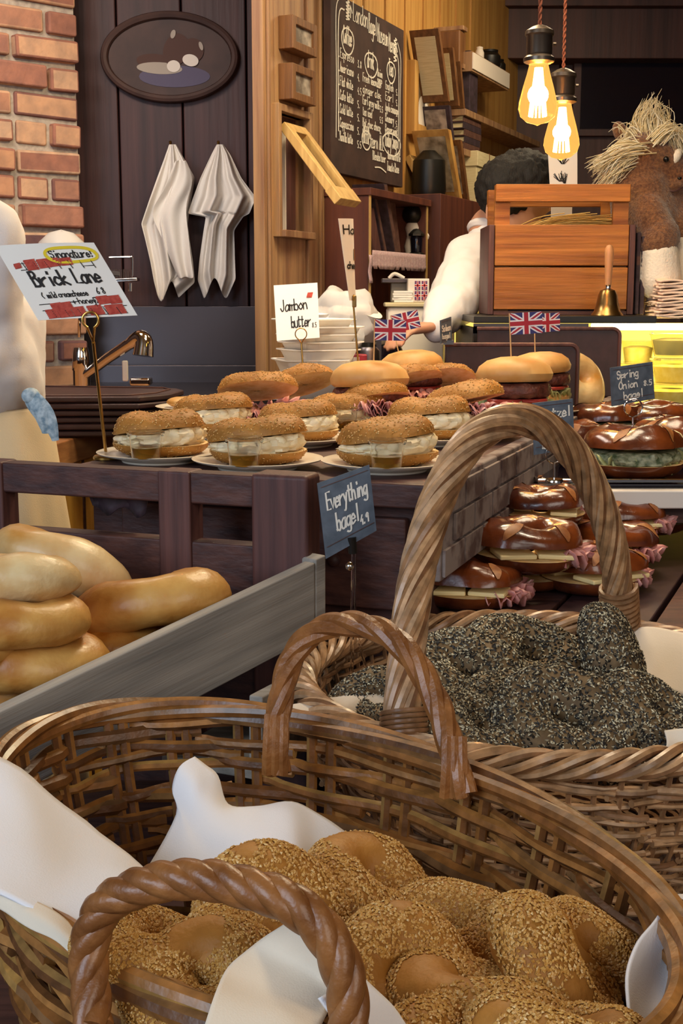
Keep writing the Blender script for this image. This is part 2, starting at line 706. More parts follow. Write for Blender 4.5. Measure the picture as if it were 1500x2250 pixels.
def sash(label, px_top, py_top, px_bl, py_bl, px_br, name='propped_sash'):
    """casement hinged along its top edge and propped out from the wall"""
    s0, z1 = wsz(px_top[0], py_top)
    s1, _ = wsz(px_top[1], py_top)
    # offset of the swung edge: move along the wall normal until it lands on the photo column
    best = min((abs(px_br - proj(WP(s1, 1.7, o / 500))[0]), o / 500) for o in range(20, 160))[1]
    zb = wsz(px_br, py_bl, best)[1]
    t = thing(name, label, 'window sash', WP(s0, zb, best))
    u0, u1 = WP(s0, z1, .02), WP(s1, z1, .02)
    d0, d1 = WP(s0, zb, best), WP(s1, zb, best)
    up = (u1 - u0).cross(d0 - u0)
    b = MB()
    wd = .028
    e = WD * wd / 2
    b.beam(u0 + e, d0 + e, wd, .022, up)
    b.beam(u1 - e, d1 - e, wd, .022, up)
    b.beam(u0, u1, wd, .02, up)
    b.beam(d0 - WD * .004, d1 + WD * .004, .042, .024, up)
    b.build('sash_frame', m_sash, t, bevel=.002)
    g = MB()
    n = up.normalized() * .002
    q = [u0 + e, u1 - e, d1 - e, d0 + e]
    g.hexa([p - n for p in q], [p + n for p in q])
    g.build('glass_pane', m_glassp, t, smooth=False)
    return t


def proj(p):
    v = V(p) - CAM
    d = v.dot(FW)
    return 750 + F_PX * v.x / d, 1125 - F_PX * v.dot(UP) / d


sash('narrow honey coloured sash propped open, nearer the hanging towels', (609, 656), 283, 728, 436, 776)
sash('narrow honey coloured sash propped open beyond the blackboard menu', (885, 913), 352, 955, 470, 988)
# far wall
b = MB()
x = .1
while x < 3.4:
    b.box((x + .13, 5.37, 1.25), (.254, .04, 2.5))
    x += .26
b.box((1.7, 5.41, 1.25), (3.6, .04, 2.5))
struct(b, 'wall_back', m_far, bevel=.004, smooth=False)
struct(MB().box((1.7, 5.28, 2.31), (3.4, .14, .19)).box((1.7, 5.26, 2.425), (3.4, .2, .05)), 'trim_3', m_far, bevel=.004, smooth=False)
struct(MB().box((3.5, 3, 1.25), (.05, 5, 2.5)), 'wall_right', m_far, smooth=False)
struct(MB().box((-1.9, 3.0, 1.25), (.05, 2, 2.5)), 'wall_far_left', m_plank, smooth=False)
q0, q1 = at(1262, 60, 5.33), at(1520, 300, 5.33)
wn = struct(MB().box(((q0.x + q1.x) / 2, 5.335, (q0.z + q1.z) / 2), (q1.x - q0.x, .03, q0.z - q1.z)), 'window_2', m_far, bevel=.004)
MB().box(((q0.x + q1.x) / 2, 5.315, (q0.z + q1.z) / 2), (q1.x - q0.x - .06, .012, q0.z - q1.z - .06)).build('dark_pane', m_glassd, wn, smooth=False)  # dark glass pane filling the window frame

# ------------------------------------------------------------------ handwriting
GL = {
    'a': "693a0714446769/6a64", 'b': "0f04/083a5967543405", 'c': "693a07153465", 'd': "6f64/693a071434556 7".replace(' ', ''),
    'e': "0767593a07143465", 'f': "6f4f2c24/0a5a", 'g': "693a07153467/6a613001", 'h': "0f04/083a5964", 'i': "3a34/3d3e", 'j': "4a411001/4d4e",
    'k': "0f04/5a07/0764", 'l': "3f34", 'm': "0a04/08293934/38597974", 'n': "0a04/083a5964", 'o': "3a0715345567593a",
    'p': "0a00/083959663505", 'q': "693a07153467/6a60", 'r': "0a04/07396a", 's': "593a1837563404", 't': "2e253455/0b5b",
    'u': "0a05145466/6a64", 'v': "0a346a", 'w': "0a2439546a", 'x': "0a64/6a04", 'y': "0a35/6a2000", 'z': "0a6a0464",
    'A': "043f64/1858", 'B': "0f04/0f4f5d4b0a/0a4a664404", 'C': "6d3f0b073466", 'D': "0f04/0f4e6a4504", 'E': "6f0f0464/0a4a",
    'F': "6f0f04/0a4a", 'L': "0f0464", 'M': "040f386f64", 'O': "3f0b0734676c3f", 'P': "0f04/0f5e5b0a", 'R': "0f04/0f5e5b0a64",
    'S': "6d3f0d1a4a67341406", 'T': "0f6f/3f34", 'V': "0f346f", 'J': "5f5634150 7".replace(' ', ''), 'H': "0f04/6f64/0a6a",
    '1': "3f34", '2': "0d3f5d0464", '3': "0f5f2b583405", '4': "4f0858/5a54", '5': "5f0f0a4a573404", '6': "5f1a0534573809",
    '8': "3f0d3a5734063a5d3f", '9': "5d3f0c2a5d54", '.': "1415", '(': "3f0b0834", ')': "0f3b3804", '!': "2f28/2514", '+': "3a34/0767",
    ':': "1514/1a19", "'": "1f1d", '-': "0747", ' ': ""}
SHARPG = set("AEFHLMTVvwkxzi14")


def write(mb, txt, org, ux, uy, h, wd, adv=.52, lift=.0008, jit=.02, m=0, wfac=.5):
    """pen strokes as thin raised ribbons; org = left end of the base line, h = cap height"""
    ux, uy = V(ux).normalized(), V(uy).normalized()
    n = ux.cross(uy)
    x = 0
    rr = random.Random(hash(txt) % 1000 if False else len(txt) * 31)
    for ch in txt:
        g = GL.get(ch, GL.get(ch.lower(), ''))
        wmax = .1
        if ch in 'il.:!\'1':
            wmax = .3
        for st in g.split('/'):
            if len(st) < 4:
                continue
            P = []
            for i in range(0, len(st) - 1, 2):
                a, c = int(st[i], 16) / 7 * wfac, (int(st[i + 1], 16) - 4) / 11
                P.append(V((a + rr.uniform(-jit, jit), c + rr.uniform(-jit, jit), 0)))
            Q = P if ch in SHARPG or len(P) < 3 else cat(P, 3)
            W3 = [V(org) + ux * ((x + q.x) * h) + uy * (q.y * h) for q in Q]
            strip(mb, W3, wd, n, lift, m)
        x += (adv if ch not in "il.:!'1" else adv * .75) if ch != ' ' else adv * .7
    return x * h


def strip(mb, P, wd, n, lift, m=0):
    L, Rr = [], []
    k = len(P)
    for i in range(k):
        t = (P[min(i + 1, k - 1)] - P[max(i - 1, 0)])
        if t.length < 1e-9:
            t = V((1, 0, 0))
        s = n.cross(t.normalized()) * wd / 2
        e = t.normalized() * wd * .4 * (1 if i == k - 1 else -1 if i == 0 else 0)
        L.append(P[i] + s + e + n * lift)
        Rr.append(P[i] - s + e + n * lift)
    vs = L + Rr + [p - n * lift for p in L] + [p - n * lift for p in Rr]
    fs = []
    for i in range(k - 1):
        fs.append((i, i + k, i + k + 1, i + 1))
        fs.append((i, i + 1, i + 1 + 2 * k, i + 2 * k))
        fs.append((i + k, i + 3 * k, i + 1 + 3 * k, i + 1 + k))
    mb.add(vs, fs, m)


def loop(c, ux, uy, a, b, n=22, over=.25, r=None):
    ux, uy = V(ux), V(uy)
    out = []
    for i in range(n + 1):
        t = .6 + (2 * math.pi + over) * i / n
        k = 1 + .04 * math.sin(3 * t) + .06 * i / n
        out.append(V(c) + ux * a * k * math.cos(t) + uy * b * k * math.sin(t))
    return out


# ------------------------------------------------------------------ blackboard menu
s0, _ = wsz(727, 200, .035)
s1, _ = wsz(886, 200, .035)
z0 = wsz(800, 393, .035)[1]
z1 = wsz(727, -22, .035)[1]
board = thing('blackboard_menu', 'tall blackboard menu covered with chalk lists on the timber wall', 'menu board', WP(s0, z0, 0))
b = MB()
wbox(b, s0, s1, z0, z1, .012, .035)
b.build('board', m_chalkb, board, bevel=.002)
UZ = V((0, 0, 1))
BW, BH = s1 - s0, z1 - z0


def bp(u, v):
    return WP(s0 + u * BW, z0 + v * BH, .036)


ck = MB()


def chalk(t, u, v, h=.030, wd=.0024, adv=None, wlim=None):
    n = len(t)
    a = .5 if not wlim else wlim * BW / (n * h)
    write(ck, t, bp(u, v), WD, UZ, h, wd, adv=a, wfac=a * .86)


chalk('London', .27, .895, .05, .0034, wlim=.20)
chalk('Bagel', .475, .875, .05, .0034, wlim=.12)
chalk('Museum', .60, .85, .05, .0034, wlim=.15)
chalk('Menu', .765, .825, .05, .0034, wlim=.1)
for (u, v) in ((.235, .905), (.875, .815)):
    strip(ck, [bp(u, v), bp(u, v + .06)], .004, WN, .001)
    strip(ck, [bp(u - .02, v + .03), bp(u, v + .065), bp(u + .02, v + .03)], .004, WN, .001)
for (t, u, v, wl, la, lb) in (('Coffee', .145, .745, .11, .075, .072), ('drink', .46, .67, .1, .085, .07), ('Tea', .765, .68, .07, .06, .064),
                             ('BEER', .41, .215, .08, .06, .055), ('Today Soup', .715, .235, .2, .13, .068)):
    chalk(t, u, v, .045, .004, wlim=wl)
    strip(ck, loop(bp(u + wl / 2, v + .02), WD, UZ, la * BW, lb * BH), .0042, WN, .001)
for i, (t, p) in enumerate((('Espresso', '3.8'), ('Americano', '4.0'), ('Flat white', '4.5'), ('Cafe latte', '5.0'), ('Cold latte', '5.0'),
                           ('Cappuccino', '5.0'), ('Vanilla latte', '5.5'))):
    v = .655 - i * .078
    chalk('.' + t, .09, v, .025, wlim=.2)
    chalk(p, .33, v - .012, .018, .002, wlim=.06)
for i, (t, p) in enumerate((('Fresh lemonade', ''), ('Ginger ale', '5.0'), ('Earl grey milk', '5.5'), ('tea iced', '5.5'), ('Hot choc choco', '6.0'),
                           ('Milk', '4.0'))):
    v = .575 - i * .066
    chalk(t, .40, v, .023, wlim=.26 if len(t) > 8 else .14)
    if p:
        chalk(p, .64, v - .012, .016, .002, wlim=.05)
for i, (t, p) in enumerate((('English', '5.0'), ('Earl', '5.0'), ('Apple cinnamon', '5.5'), ('Rosemary', '5.0'), ('Pepper mint', '5.0'))):
    v = .585 - i * .066
    chalk(t, .72, v, .023, wlim=.2 if len(t) > 8 else .13)
    chalk(p, .88, v - .012, .016, .002, wlim=.05)
chalk('Onion', .60, .64, .022, wlim=.08)
chalk('soup', .60, .60, .022, wlim=.07)
chalk('Zero ALE', .52, .2, .04, .0034, wlim=.19)
chalk('Mushroom truffle', .76, .16, .024, wlim=.2)
chalk('Blended beer', .54, .13, .024, wlim=.2)
chalk('Tomato Rose', .75, .085, .026, .003, wlim=.19)
strip(ck, cat([bp(.57, .085), bp(.65, .09), bp(.73, .07)], 5), .004, WN, .001)
for (sx, uu) in ((1, .055), (-1, .945)):
    arch = [bp(uu, .2), bp(uu + sx * .004, .55), bp(uu + sx * .0, .80 if sx < 0 else .9), bp(uu + sx * .05, .90 if sx < 0 else .985)]
    strip(ck, cat(arch, 8), .003, WN, .001)
    arch = [bp(uu + sx * .03, .24), bp(uu + sx * .03, .75 if sx < 0 else .85), bp(uu + sx * .1, .84 if sx < 0 else .93)]
    strip(ck, cat(arch, 8), .004, WN, .001)
    bu, bv = (.2, .93) if sx > 0 else (.86, .86)
    wv = []
    for k in range(25):
        wv.append(bp(bu + .022 * math.sin(k * 1.5), bv + .06 - k * (.0045 if sx > 0 else .006)))
    strip(ck, cat(wv, 3), .004, WN, .001)
ck.build('chalk_lettering', m_chalk, board, smooth=False)


# ------------------------------------------------------------------ framed pictures on the partition
def wframe(label, px0, px1, py0, py1, wd, mf, mp, depth=.03, cat_='picture frame'):
    s0, z1 = wsz(px0, py0)
    s1, z0 = wsz(px1, py1)
    t = thing('picture_frame', label, cat_, WP(s0, z0, 0))
    b = MB()
    wbox(b, s0, s0 + wd, z0, z1, 0, depth)
    wbox(b, s1 - wd, s1, z0, z1, 0, depth)
    wbox(b, s0 + wd, s1 - wd, z0, z0 + wd, 0, depth)
    wbox(b, s0 + wd, s1 - wd, z1 - wd, z1, 0, depth)
    b.build('frame', mf, t, bevel=.002)
    b = MB()
    wbox(b, s0 + wd, s1 - wd, z0 + wd, z1 - wd, .002, depth - .008)
    b.build('picture', mp, t, smooth=False)
    return t, (s0, s1, z0, z1)


wframe('upper of two small framed photographs above the narrow window', 611, 666, 34, 130, .02, m_fram, m_lens, .04)
wframe('lower of two small framed photographs above the narrow window', 611, 664, 139, 236, .02, m_fram, m_lens, .04)
t, (s0, s1, z0, z1) = wframe('honey wood framed portrait right of the blackboard menu', 889, 932, 132, 310, .035, m_gold, m_sepia, .035)
b = MB()
cs, cz = (s0 + s1) / 2, (z0 + z1) / 2


def wdisc(b, s, z, a, c, o, m=0, n=20):
    lo, hi = [], []
    for i in range(n):
        q = 2 * math.pi * i / n
        lo.append(WP(s + a * math.cos(q), z + c * math.sin(q), o - .003))
        hi.append(WP(s + a * math.cos(q), z + c * math.sin(q), o))
    b.hexa(lo, hi, m)


wdisc(b, cs, cz + .05, .028, .036, .030)
wdisc(b, cs, cz - .045, .05, .062, .0295)
b.build('portrait_figure', m_white, t, smooth=False)

# ------------------------------------------------------------------ wall cabinet with open shelf
o1 = .13
sC0, zC1 = wsz(816, 430, o1)
sC1, _ = wsz(936, 445, o1)
zC0 = wsz(816, 690, o1)[1]
cab = thing('wall_cabinet', 'red brown wall cabinet with one open lace edged shelf below the blackboard menu', 'cabinet', WP(sC0, zC0, 0))
b = MB()
wbox(b, sC0 - .02, sC0, zC0, zC1, 0, o1)
wbox(b, sC1, sC1 + .02, zC0, zC1, 0, o1)
wbox(b, sC0, sC1, zC0, zC1, 0, .012)
wbox(b, sC0 - .025, sC1 + .025, zC1, zC1 + .02, 0, o1 + .008)
b.build('body', m_red, cab, bevel=.0015)
b = MB()
for s in (sC0 - .02, sC1):
    wbox(b, s, s + .008, zC0, zC1, o1, o1 + .004)
b.build('edge_strip', m_sash, cab)
zS = wsz(820, 553, o1)[1]
b = MB()
wbox(b, sC0, sC1, zS - .014, zS, .012, o1 - .004)
sh = b.build('shelf', m_red, cab)
b = MB()
G = []
for i in range(61):
    u = i / 60
    s = sC0 + u * (sC1 - sC0 - .01)
    G.append([WP(s, zS + .004 - .05 * j / 4 * (1 if j < 4 or (i % 6) else .8), o1 + .003 + .003 * math.sin(i * 1.9) * j / 4) for j in range(5)])
b.grid(G)
b.build('lace_edging', m_lace, sh, solid=.0012)
# little lace strip that hangs from the side of the cabinet
b = MB()
s_, zt = wsz(812, 560, o1 + .006)
_, zb = wsz(812, 622, o1 + .006)
b.grid([[WP(s_ - .006 + .012 * i, zt + (zb - zt) * j / 8, o1 + .006 + .002 * math.sin(j)) for j in range(9)] for i in range(3)])
b.build('hanging_lace_strip', m_lace, cab, solid=.0012)
# neighbour cabinet, mostly hidden behind the person
sD0 = wsz(943, 450, .02)[0]
b = MB()
zDt = wsz(1000, 432, .16)[1]
wbox(b, sC1 + .05, 1.88, .9, zDt, 0, .16)
cb2 = b.build('base_cabinet', m_red, bevel=.003, label='plain red brown cupboard under the corner bookshelves', cat='cabinet')


def leanbook(label, s, wd, z, h, lean, o0, o1, m, name='book', pages=True):
    t = thing(name, label, 'book', WP(s, z, o0), group='things on the cabinet shelf')
    b = MB()
    k = lean * h
    b.hexa([WP(s, z, o0), WP(s + wd, z, o0), WP(s + wd, z, o1), WP(s, z, o1)],
           [WP(s + k, z + h, o0), WP(s + wd + k, z + h, o0), WP(s + wd + k, z + h, o1), WP(s + k, z + h, o1)])
    b.build('cover', m, t, bevel=.001)
    if pages:
        b = MB()
        e = .003
        b.hexa([WP(s + e, z + e, o1), WP(s + wd - e, z + e, o1), WP(s + wd - e, z + e, o1 + .001), WP(s + e, z + e, o1 + .001)],
               [WP(s + k + e, z + h - e, o1), WP(s + wd + k - e, z + h - e, o1), WP(s + wd + k - e, z + h - e, o1 + .001), WP(s + k + e, z + h - e, o1 + .001)])
        b.build('spine_label', m_book if m is not m_book else m_wdarkz, t)
    return t


hs = sC1 - sC0
leanbook('pale spined album leaning left on the lace edged shelf', sC0 + .02 * hs + .06, .06, zS, .12, -.5, .02, o1 - .02, m_book)
leanbook('thin dark book leaning on the pale album', sC0 + .02 * hs + .17, .022, zS, .16, -.55, .02, o1 - .03, m_bookd)
leanbook('tall dark book leaning with its top to the left on the lace edged shelf', sC0 + .02 * hs + .215, .03, zS, .19, -.5, .02, o1 - .015, m_bookd)
leanbook('black covered folder leaning behind the small dark lantern', sC0 + .02 * hs + .285, .05, zS, .15, -.35, .02, o1 - .04, m_black)
# bottle figure and lantern on the shelf
sF, _ = wsz(903, 500, .08)
t = thing('cream_jug', 'small cream jug with black top at the right end of the lace edged shelf', 'jug', WP(sF, zS, .085))
bb = WP(sF, zS, .085)
MB().lathe([(.0, 0), (.02, .002), (.026, .03), (.018, .06), (.024, .085), (.018, .10), (0, .1)], bb, n=20).build('body', m_white, t)
MB().ell(bb + V((0, 0, .125)), (.032, .032, .032)).build('lid', m_black, t)
MB().tube(cat([bb + WN * .02 + V((0, 0, .08)), bb + WN * .05 + V((0, 0, .06)), bb + WN * .024 + V((0, 0, .03))], 5), .004).build('handle', m_white, t)
sF, _ = wsz(911, 540, .1)
bb = WP(sF, zS, .105)
t = thing('small_lantern', 'small dark metal lantern in front of the cream jug', 'lantern', bb)
MB().lathe([(0, 0), (.024, 0), (.024, .008), (.016, .012)], bb, n=6).build('base', m_black, t)
MB().lathe([(.017, .012), (.019, .05), (.017, .06)], bb, n=12).build('glass', m_glassd, t)
MB().lathe([(.024, .06), (.024, .066), (.01, .08), (0, .082)], bb, n=6).build('roof', m_black, t)

# ------------------------------------------------------------------ corner bookshelves beyond the portrait
sS = wsz(946, 230)[0]
sE = 1.84
for nm, pyl, lab in ((0, 228, 'upper worn timber bookshelf with the leaning picture frames'), (1, 318, 'lower worn timber bookshelf with the flat stack of books')):
    z = wsz(1000, pyl + 3, .11)[1]
    t = thing('bookshelf', lab, 'shelf', WP(sS, z, 0))
    b = MB()
    wbox(b, sS, sE, z - .022, z, 0, .12)
    b.build('board', m_part, t, bevel=.002)
    b = MB()
    b.hexa([WP(sS + .01, z - .022, 0), WP(sS + .03, z - .022, 0), WP(sS + .03, z - .022, .1), WP(sS + .01, z - .022, .1)],
           [WP(sS + .01, z - .09, 0), WP(sS + .03, z - .09, 0), WP(sS + .03, z - .05, .03), WP(sS + .01, z - .05, .03)])
    b.build('bracket', m_part, t)
    if nm == 0:
        zU = z
    else:
        zL = z
zT = wsz(1040, 118, .12)[1]
sT0, sT1 = wsz(1037, 140, .13)[0], wsz(1117, 170, .13)[0]
t = thing('top_shelf_box', 'pale edged long box jutting from the wall above the bookshelves', 'shelf', WP(sT0, zT, 0))
b = MB()
wbox(b, sT0, sT1, zT - .062, zT, 0, .13)
b.build('box', m_part, t)
b = MB()
wbox(b, sT0, sT1, zT - .055, zT - .004, .13, .134)
b.build('pale_front_edge', m_white, t)
# jars and basket on top
for i, (px, lab, mm, r, h) in enumerate(((1050, 'small white jar on the pale edged box', m_white, .016, .06), (1072, 'dark glossy pot on the pale edged box', m_black, .04, .07),
                                        (1090, 'second dark glossy pot on the pale edged box, farther along', m_black, .03, .055))):
    s = wsz(px, 118, .07)[0]
    c = WP(s, zT, .075)
    t = thing('jar', lab, 'jar', c)
    MB().lathe([(0, 0), (r * .8, 0), (r, h * .3), (r, h * .7), (r * .7, h * .9)], c, n=18).build('body', mm, t)
    MB().lathe([(r * .75, h * .9), (r * .78, h), (r * .2, h * 1.06), (0, h * 1.06)], c, n=18).build('lid', mm, t)
s0, z1_ = wsz(985, 82, .06)
s1, z0_ = wsz(1030, 118, .06)
zz = wsz(1000, 118, .06)[1]
b = MB()
wbox(b, sS, sT0 - .01, zz - .06, zz - .045, 0, .11)
struct(b, 'trim_4', m_part)
t = thing('wicker_hamper', 'brown lidded hamper on the wall ledge above the leaning frames', 'hamper', WP(s0, zz - .045, .01))
b = MB()
wbox(b, sS + .06, sT0 - .04, zz - .045, zz + .06, .01, .10)
b.build('body', m_fram, t, bevel=.006)
b = MB()
wbox(b, sS + .05, sT0 - .03, zz + .06, zz + .075, .005, .108)
b.build('lid', m_part, t, bevel=.003)


def shelf_item(name, label, cat_, px, o0, o1, wd, z, h, m, m2=None, lean=0, group=None):
    s = wsz(px, 300, o1)[0]
    t = thing(name, label, cat_, WP(s, z, o0), group=group)
    b = MB()
    k = lean
    b.hexa([WP(s, z, o0), WP(s + wd, z, o0), WP(s + wd, z, o1), WP(s, z, o1)],
           [WP(s + k, z + h, o0), WP(s + wd + k, z + h, o0), WP(s + wd + k, z + h, o1), WP(s + k, z + h, o1)])
    b.build('frame' if 'frame' in name else 'cover', m, t, bevel=.0015)
    if m2:
        b = MB()
        # pictured face looks towards the near end
        e = .014
        f = (o1 - o0)
        for (sg, nm) in ((-.002, 'picture'),):
            b.hexa([WP(s + sg + k * .1, z + h * .1, o0 + e), WP(s + sg + k * .1, z + h * .1, o1 - e), WP(s + sg + k * .9, z + h * .9, o1 - e), WP(s + sg + k * .9, z + h * .9, o0 + e)],
                   [WP(s + k * .1, z + h * .1, o0 + e), WP(s + k * .1, z + h * .1, o1 - e), WP(s + k * .9, z + h * .9, o1 - e), WP(s + k * .9, z + h * .9, o0 + e)])
        b.build('picture', m2, t, smooth=False)
    return t


shelf_item('picture_frame', 'large pale mounted frame leaning at the near end of the upper bookshelf', 'picture frame', 984, .02, .115, .02, zU, .20, m_fram, m_page, -.11)
shelf_item('picture_frame', 'slim frame leaning behind the pale mounted frame on the upper bookshelf', 'picture frame', 1006, .02, .115, .018, zU, .17, m_fram, m_page, -.07)
shelf_item('picture_frame', 'brown frame leaning last of three on the upper bookshelf', 'picture frame', 1018, .03, .115, .016, zU, .14, m_fram, m_sepia, -.05)
shelf_item('book', 'thick dark upright book with ornate spine on the upper bookshelf', 'book', 1030, .03, .118, .09, zU, .19, m_bookd)
shelf_item('picture_frame', 'small dark framed photograph standing at the near end of the lower bookshelf', 'picture frame', 996, .02, .118, .02, zL, .115, m_bookd, m_lens, -.05)
for i in range(6):
    s = wsz(1019, 300, .11)[0] + rnd.uniform(-.012, .012)
    z = zL + .001 + i * .0215
    t = thing('book', ('bottom book', 'second book up', 'third book up', 'fourth book up', 'fifth book up', 'topmost book')[i] + ' of the flat stack on the lower bookshelf', 'book',
              WP(s, z, .01), group='flat stack of books on the lower bookshelf')
    L = .2 + rnd.uniform(-.03, .03)
    b = MB()
    wbox(b, s, s + L, z, z + .003, .0, .112)
    wbox(b, s, s + L, z + .0175, z + .0205, .0, .112)
    wbox(b, s, s + L, z + .003, z + .0175, .109, .112)
    b.build('cover', (m_book, m_bookd)[i % 2], t)
    b = MB()
    wbox(b, s + .003, s + L - .003, z + .003, z + .0175, .005, .109)
    b.build('pages', m_page, t, smooth=False)
zB = zDt
shelf_item('picture_frame', 'honey edged frame leaning on top of the plain cupboard', 'picture frame', 1012, .03, .15, .03, zB, .20, m_gold, m_sepia, -.13)
shelf_item('picture_frame', 'grey framed print leaning beside the honey edged frame on the cupboard', 'picture frame', 1030, .04, .155, .02, zB, .18, m_fram, m_lens, -.09)
s = wsz(1046, 390, .14)[0]
t = thing('gift_box', 'cream box tied with string on top of the plain cupboard', 'box', WP(s, zB, .02))
b = MB()
wbox(b, s, s + .30, zB, zB + .12, .02, .14)
b.build('box', m_page, t, bevel=.002)
b = MB()
wbox(b, s - .004, s + .304, zB + .12, zB + .17, .015, .145)
b.build('lid', m_page, t, bevel=.002)
b = MB()
wbox(b, s + .13, s + .135, zB, zB + .172, .0145, .1465)
b.build('string', m_fram, t)
s = wsz(955, 400, .1)[0]
MB().xf(Matrix.Identity(4)).lathe([(0, 0), (.05, 0), (.055, .02), (.05, .11), (.02, .14), (0, .14)], WP(s, zB, .08), n=20).build(
    'dark_vase', m_black, label='squat black vase on the plain cupboard at the near end', cat='vase')
# ------------------------------------------------------------------ oval painted tray on the plank wall
YW = 3.81


def front(px, py, Y=YW):
    return at(px, py, Y)


c = front(374, 128)
rx = (518 - 232) / 2 / F_PX * 3.80
rz = 88 / F_PX * 3.80
t = thing('painted_tray', 'large dark oval tray painted with two swimming ducks hanging on the plank wall', 'wall decoration', (c.x, YW, c.z))


def odisc(b, cx, cz, a, h, y0, y1, n=40, m=0, rot=0):
    lo, hi = [], []
    for i in range(n):
        q = 2 * math.pi * i / n
        u, v_ = a * math.cos(q), h * math.sin(q)
        u, v_ = u * math.cos(rot) - v_ * math.sin(rot), u * math.sin(rot) + v_ * math.cos(rot)
        lo.append(V((cx + u, y0, cz + v_)))
        hi.append(V((cx + u, y1, cz + v_)))
    b.hexa(lo, hi, m)


b = MB()
odisc(b, c.x, c.z, rx * .9, rz * .88, YW - .002, YW - .014)
b.build('tray_base', m_traypic, t)
b = MB()
ring = [V((c.x + rx * .96 * math.cos(q * math.pi / 32), YW - .018, c.z + rz * .96 * math.sin(q * math.pi / 32))) for q in range(64)]
b.tube(ring, .011, 8, True)
b.build('raised_rim', m_traypic, t)
k = 3.80 / F_PX
for ki, (nm, cx, cy, a, h, m, rot) in enumerate((('painted_water', 385, 170, 75, 22, m_duck3, .0), ('painted_duck', 345, 138, 42, 16, m_duck1, .1), ('painted_duck', 352, 152, 48, 12, m_duck2, .05),
                                   ('painted_duck', 388, 112, 26, 34, m_duck1, .4), ('painted_duck', 426, 112, 22, 24, m_duck1, -.2),
                                   ('painted_duck', 383, 148, 14, 12, m_white, 0), ('painted_duck', 420, 135, 17, 12, m_white, .2),
                                   ('painted_duck', 382, 78, 5, 9, m_duck2, .3), ('painted_duck', 443, 104, 4, 9, m_duck2, -.3))):
    b = MB()
    p = front(cx, cy)
    odisc(b, p.x, p.z, a * k, h * k, YW - .013, YW - .0155 - .0006 * ki, 24, 0, -rot)
    b.build(nm, m, t, smooth=False)


# ------------------------------------------------------------------ hanging cloths
def hanging(label, hook, spec, hem_fold):
    """cloth gathered on a hook; spec rows: (py, left px, right px, depth of the folds)"""
    hp = front(*hook)
    t = thing('hanging_cloth', label, 'cloth', (hp.x, YW - .03, hp.z))
    b = MB()
    G = []
    nr = len(spec)
    rows = []
    for r in range((nr - 1) * 6 + 1):
        f = r / 6
        i = min(int(f), nr - 2)
        u = f - i
        rows.append([spec[i][q] + (spec[i + 1][q] - spec[i][q]) * u for q in range(4)])
    for r, (py, l, rr, dp) in enumerate(rows):
        row = []
        for j in range(41):
            q = j / 40
            px = l + (rr - l) * q
            fold = math.sin(q * math.pi * 5 + r * .03 + hem_fold) * .6 + math.sin(q * math.pi * 9 + hem_fold * 2 + r * .05) * .4
            y = YW - .035 - dp * (.5 + .5 * fold) - .02 * math.sin(q * math.pi)
            p = front(px, py + 6 * math.sin(q * 6 + hem_fold) * r / len(rows) + (18 * math.sin(q * math.pi * 2.2 + hem_fold)) * (r / len(rows)) ** 4, y)
            row.append(p)
        G.append(row)
    b.grid(G)
    b.build('cloth', m_towel, t, solid=.002, subsurf=1)
    h = MB()
    h.tube([V((hp.x, YW + .002, hp.z - .012)), V((hp.x, YW - .04, hp.z - .012)), V((hp.x, YW - .05, hp.z + .004))], .004)
    h.build('hook', m_brass, t)
    return t


h1 = hanging('white cloth hanging from the left hook with one corner folded across it', (379, 318),
             [(317, 372, 386, .01), (345, 362, 402, .03), (390, 345, 428, .05), (440, 327, 420, .06), (490, 310, 412, .06), (520, 318, 416, .06), (570, 330, 424, .05), (612, 338, 428, .05), (640, 346, 392, .04)], .4)
b = MB()
fp = [(402, 344), (428, 402), (404, 425), (372, 446), (330, 462), (348, 500), (372, 560), (394, 618), (428, 612), (420, 520), (412, 440)]
G = []
for (l, rr, py) in ((385, 408, 350), (368, 428, 400), (350, 412, 432), (328, 408, 466), (345, 412, 500), (360, 416, 535), (376, 420, 575), (392, 427, 612)):
    G.append([front(l + (rr - l) * j / 10, py + 2 * math.sin(j), YW - .115 - .012 * math.sin(j * .9 + py * .02)) for j in range(11)])
b.grid(G)
b.build('folded_corner', m_towel, h1, solid=.002, subsurf=2)
h2 = hanging('white cloth hanging from the right hook in a pointed ghost shape', (483, 318),
             [(317, 476, 490, .01), (340, 464, 506, .03), (390, 440, 530, .06), (432, 424, 562, .07), (466, 412, 548, .07), (472, 452, 534, .06), (500, 447, 514, .06), (560, 438, 516, .05), (600, 434, 518, .05), (634, 448, 500, .04)], 1.7)

# ------------------------------------------------------------------ prep counter at the back left
struct(MB().box((-.85, 3.795, 1.12), (1.72, .012, .3)), 'trim_5', m_steel, bevel=.002)      # steel splashback
ZP = 1.03
A, B2, B3 = atz(60, 1004, ZP), atz(362, 926, ZP), atz(440, 880, ZP)
pc = thing('prep_counter', 'timber topped prep counter with upright yellow lit boards below', 'counter', (A.x, A.y, 0))
A.x -= .03
ex = (B3 - A)
Bk = A + ex * ((3.78 - A.y) / ex.y)
lo = [V((-1.7, A.y, ZP - .05)), V((A.x, A.y, ZP - .05)), V((Bk.x, Bk.y, ZP - .05)), V((-1.7, Bk.y, ZP - .05))]
hi = [p + V((0, 0, .05)) for p in lo]
MB().hexa(lo, hi).build('worktop', m_counterw, pc, bevel=.004)
b = MB()
d = (Bk - A).normalized()
nn = V((d.y, -d.x, 0))
L = (Bk - A).length
b.beam(A + V((-.03, 0, -.53)), Bk + V((-.03, 0, -.53)), .02, .95)
b.build('side_panel', m_slat, pc, smooth=False)
b = MB()
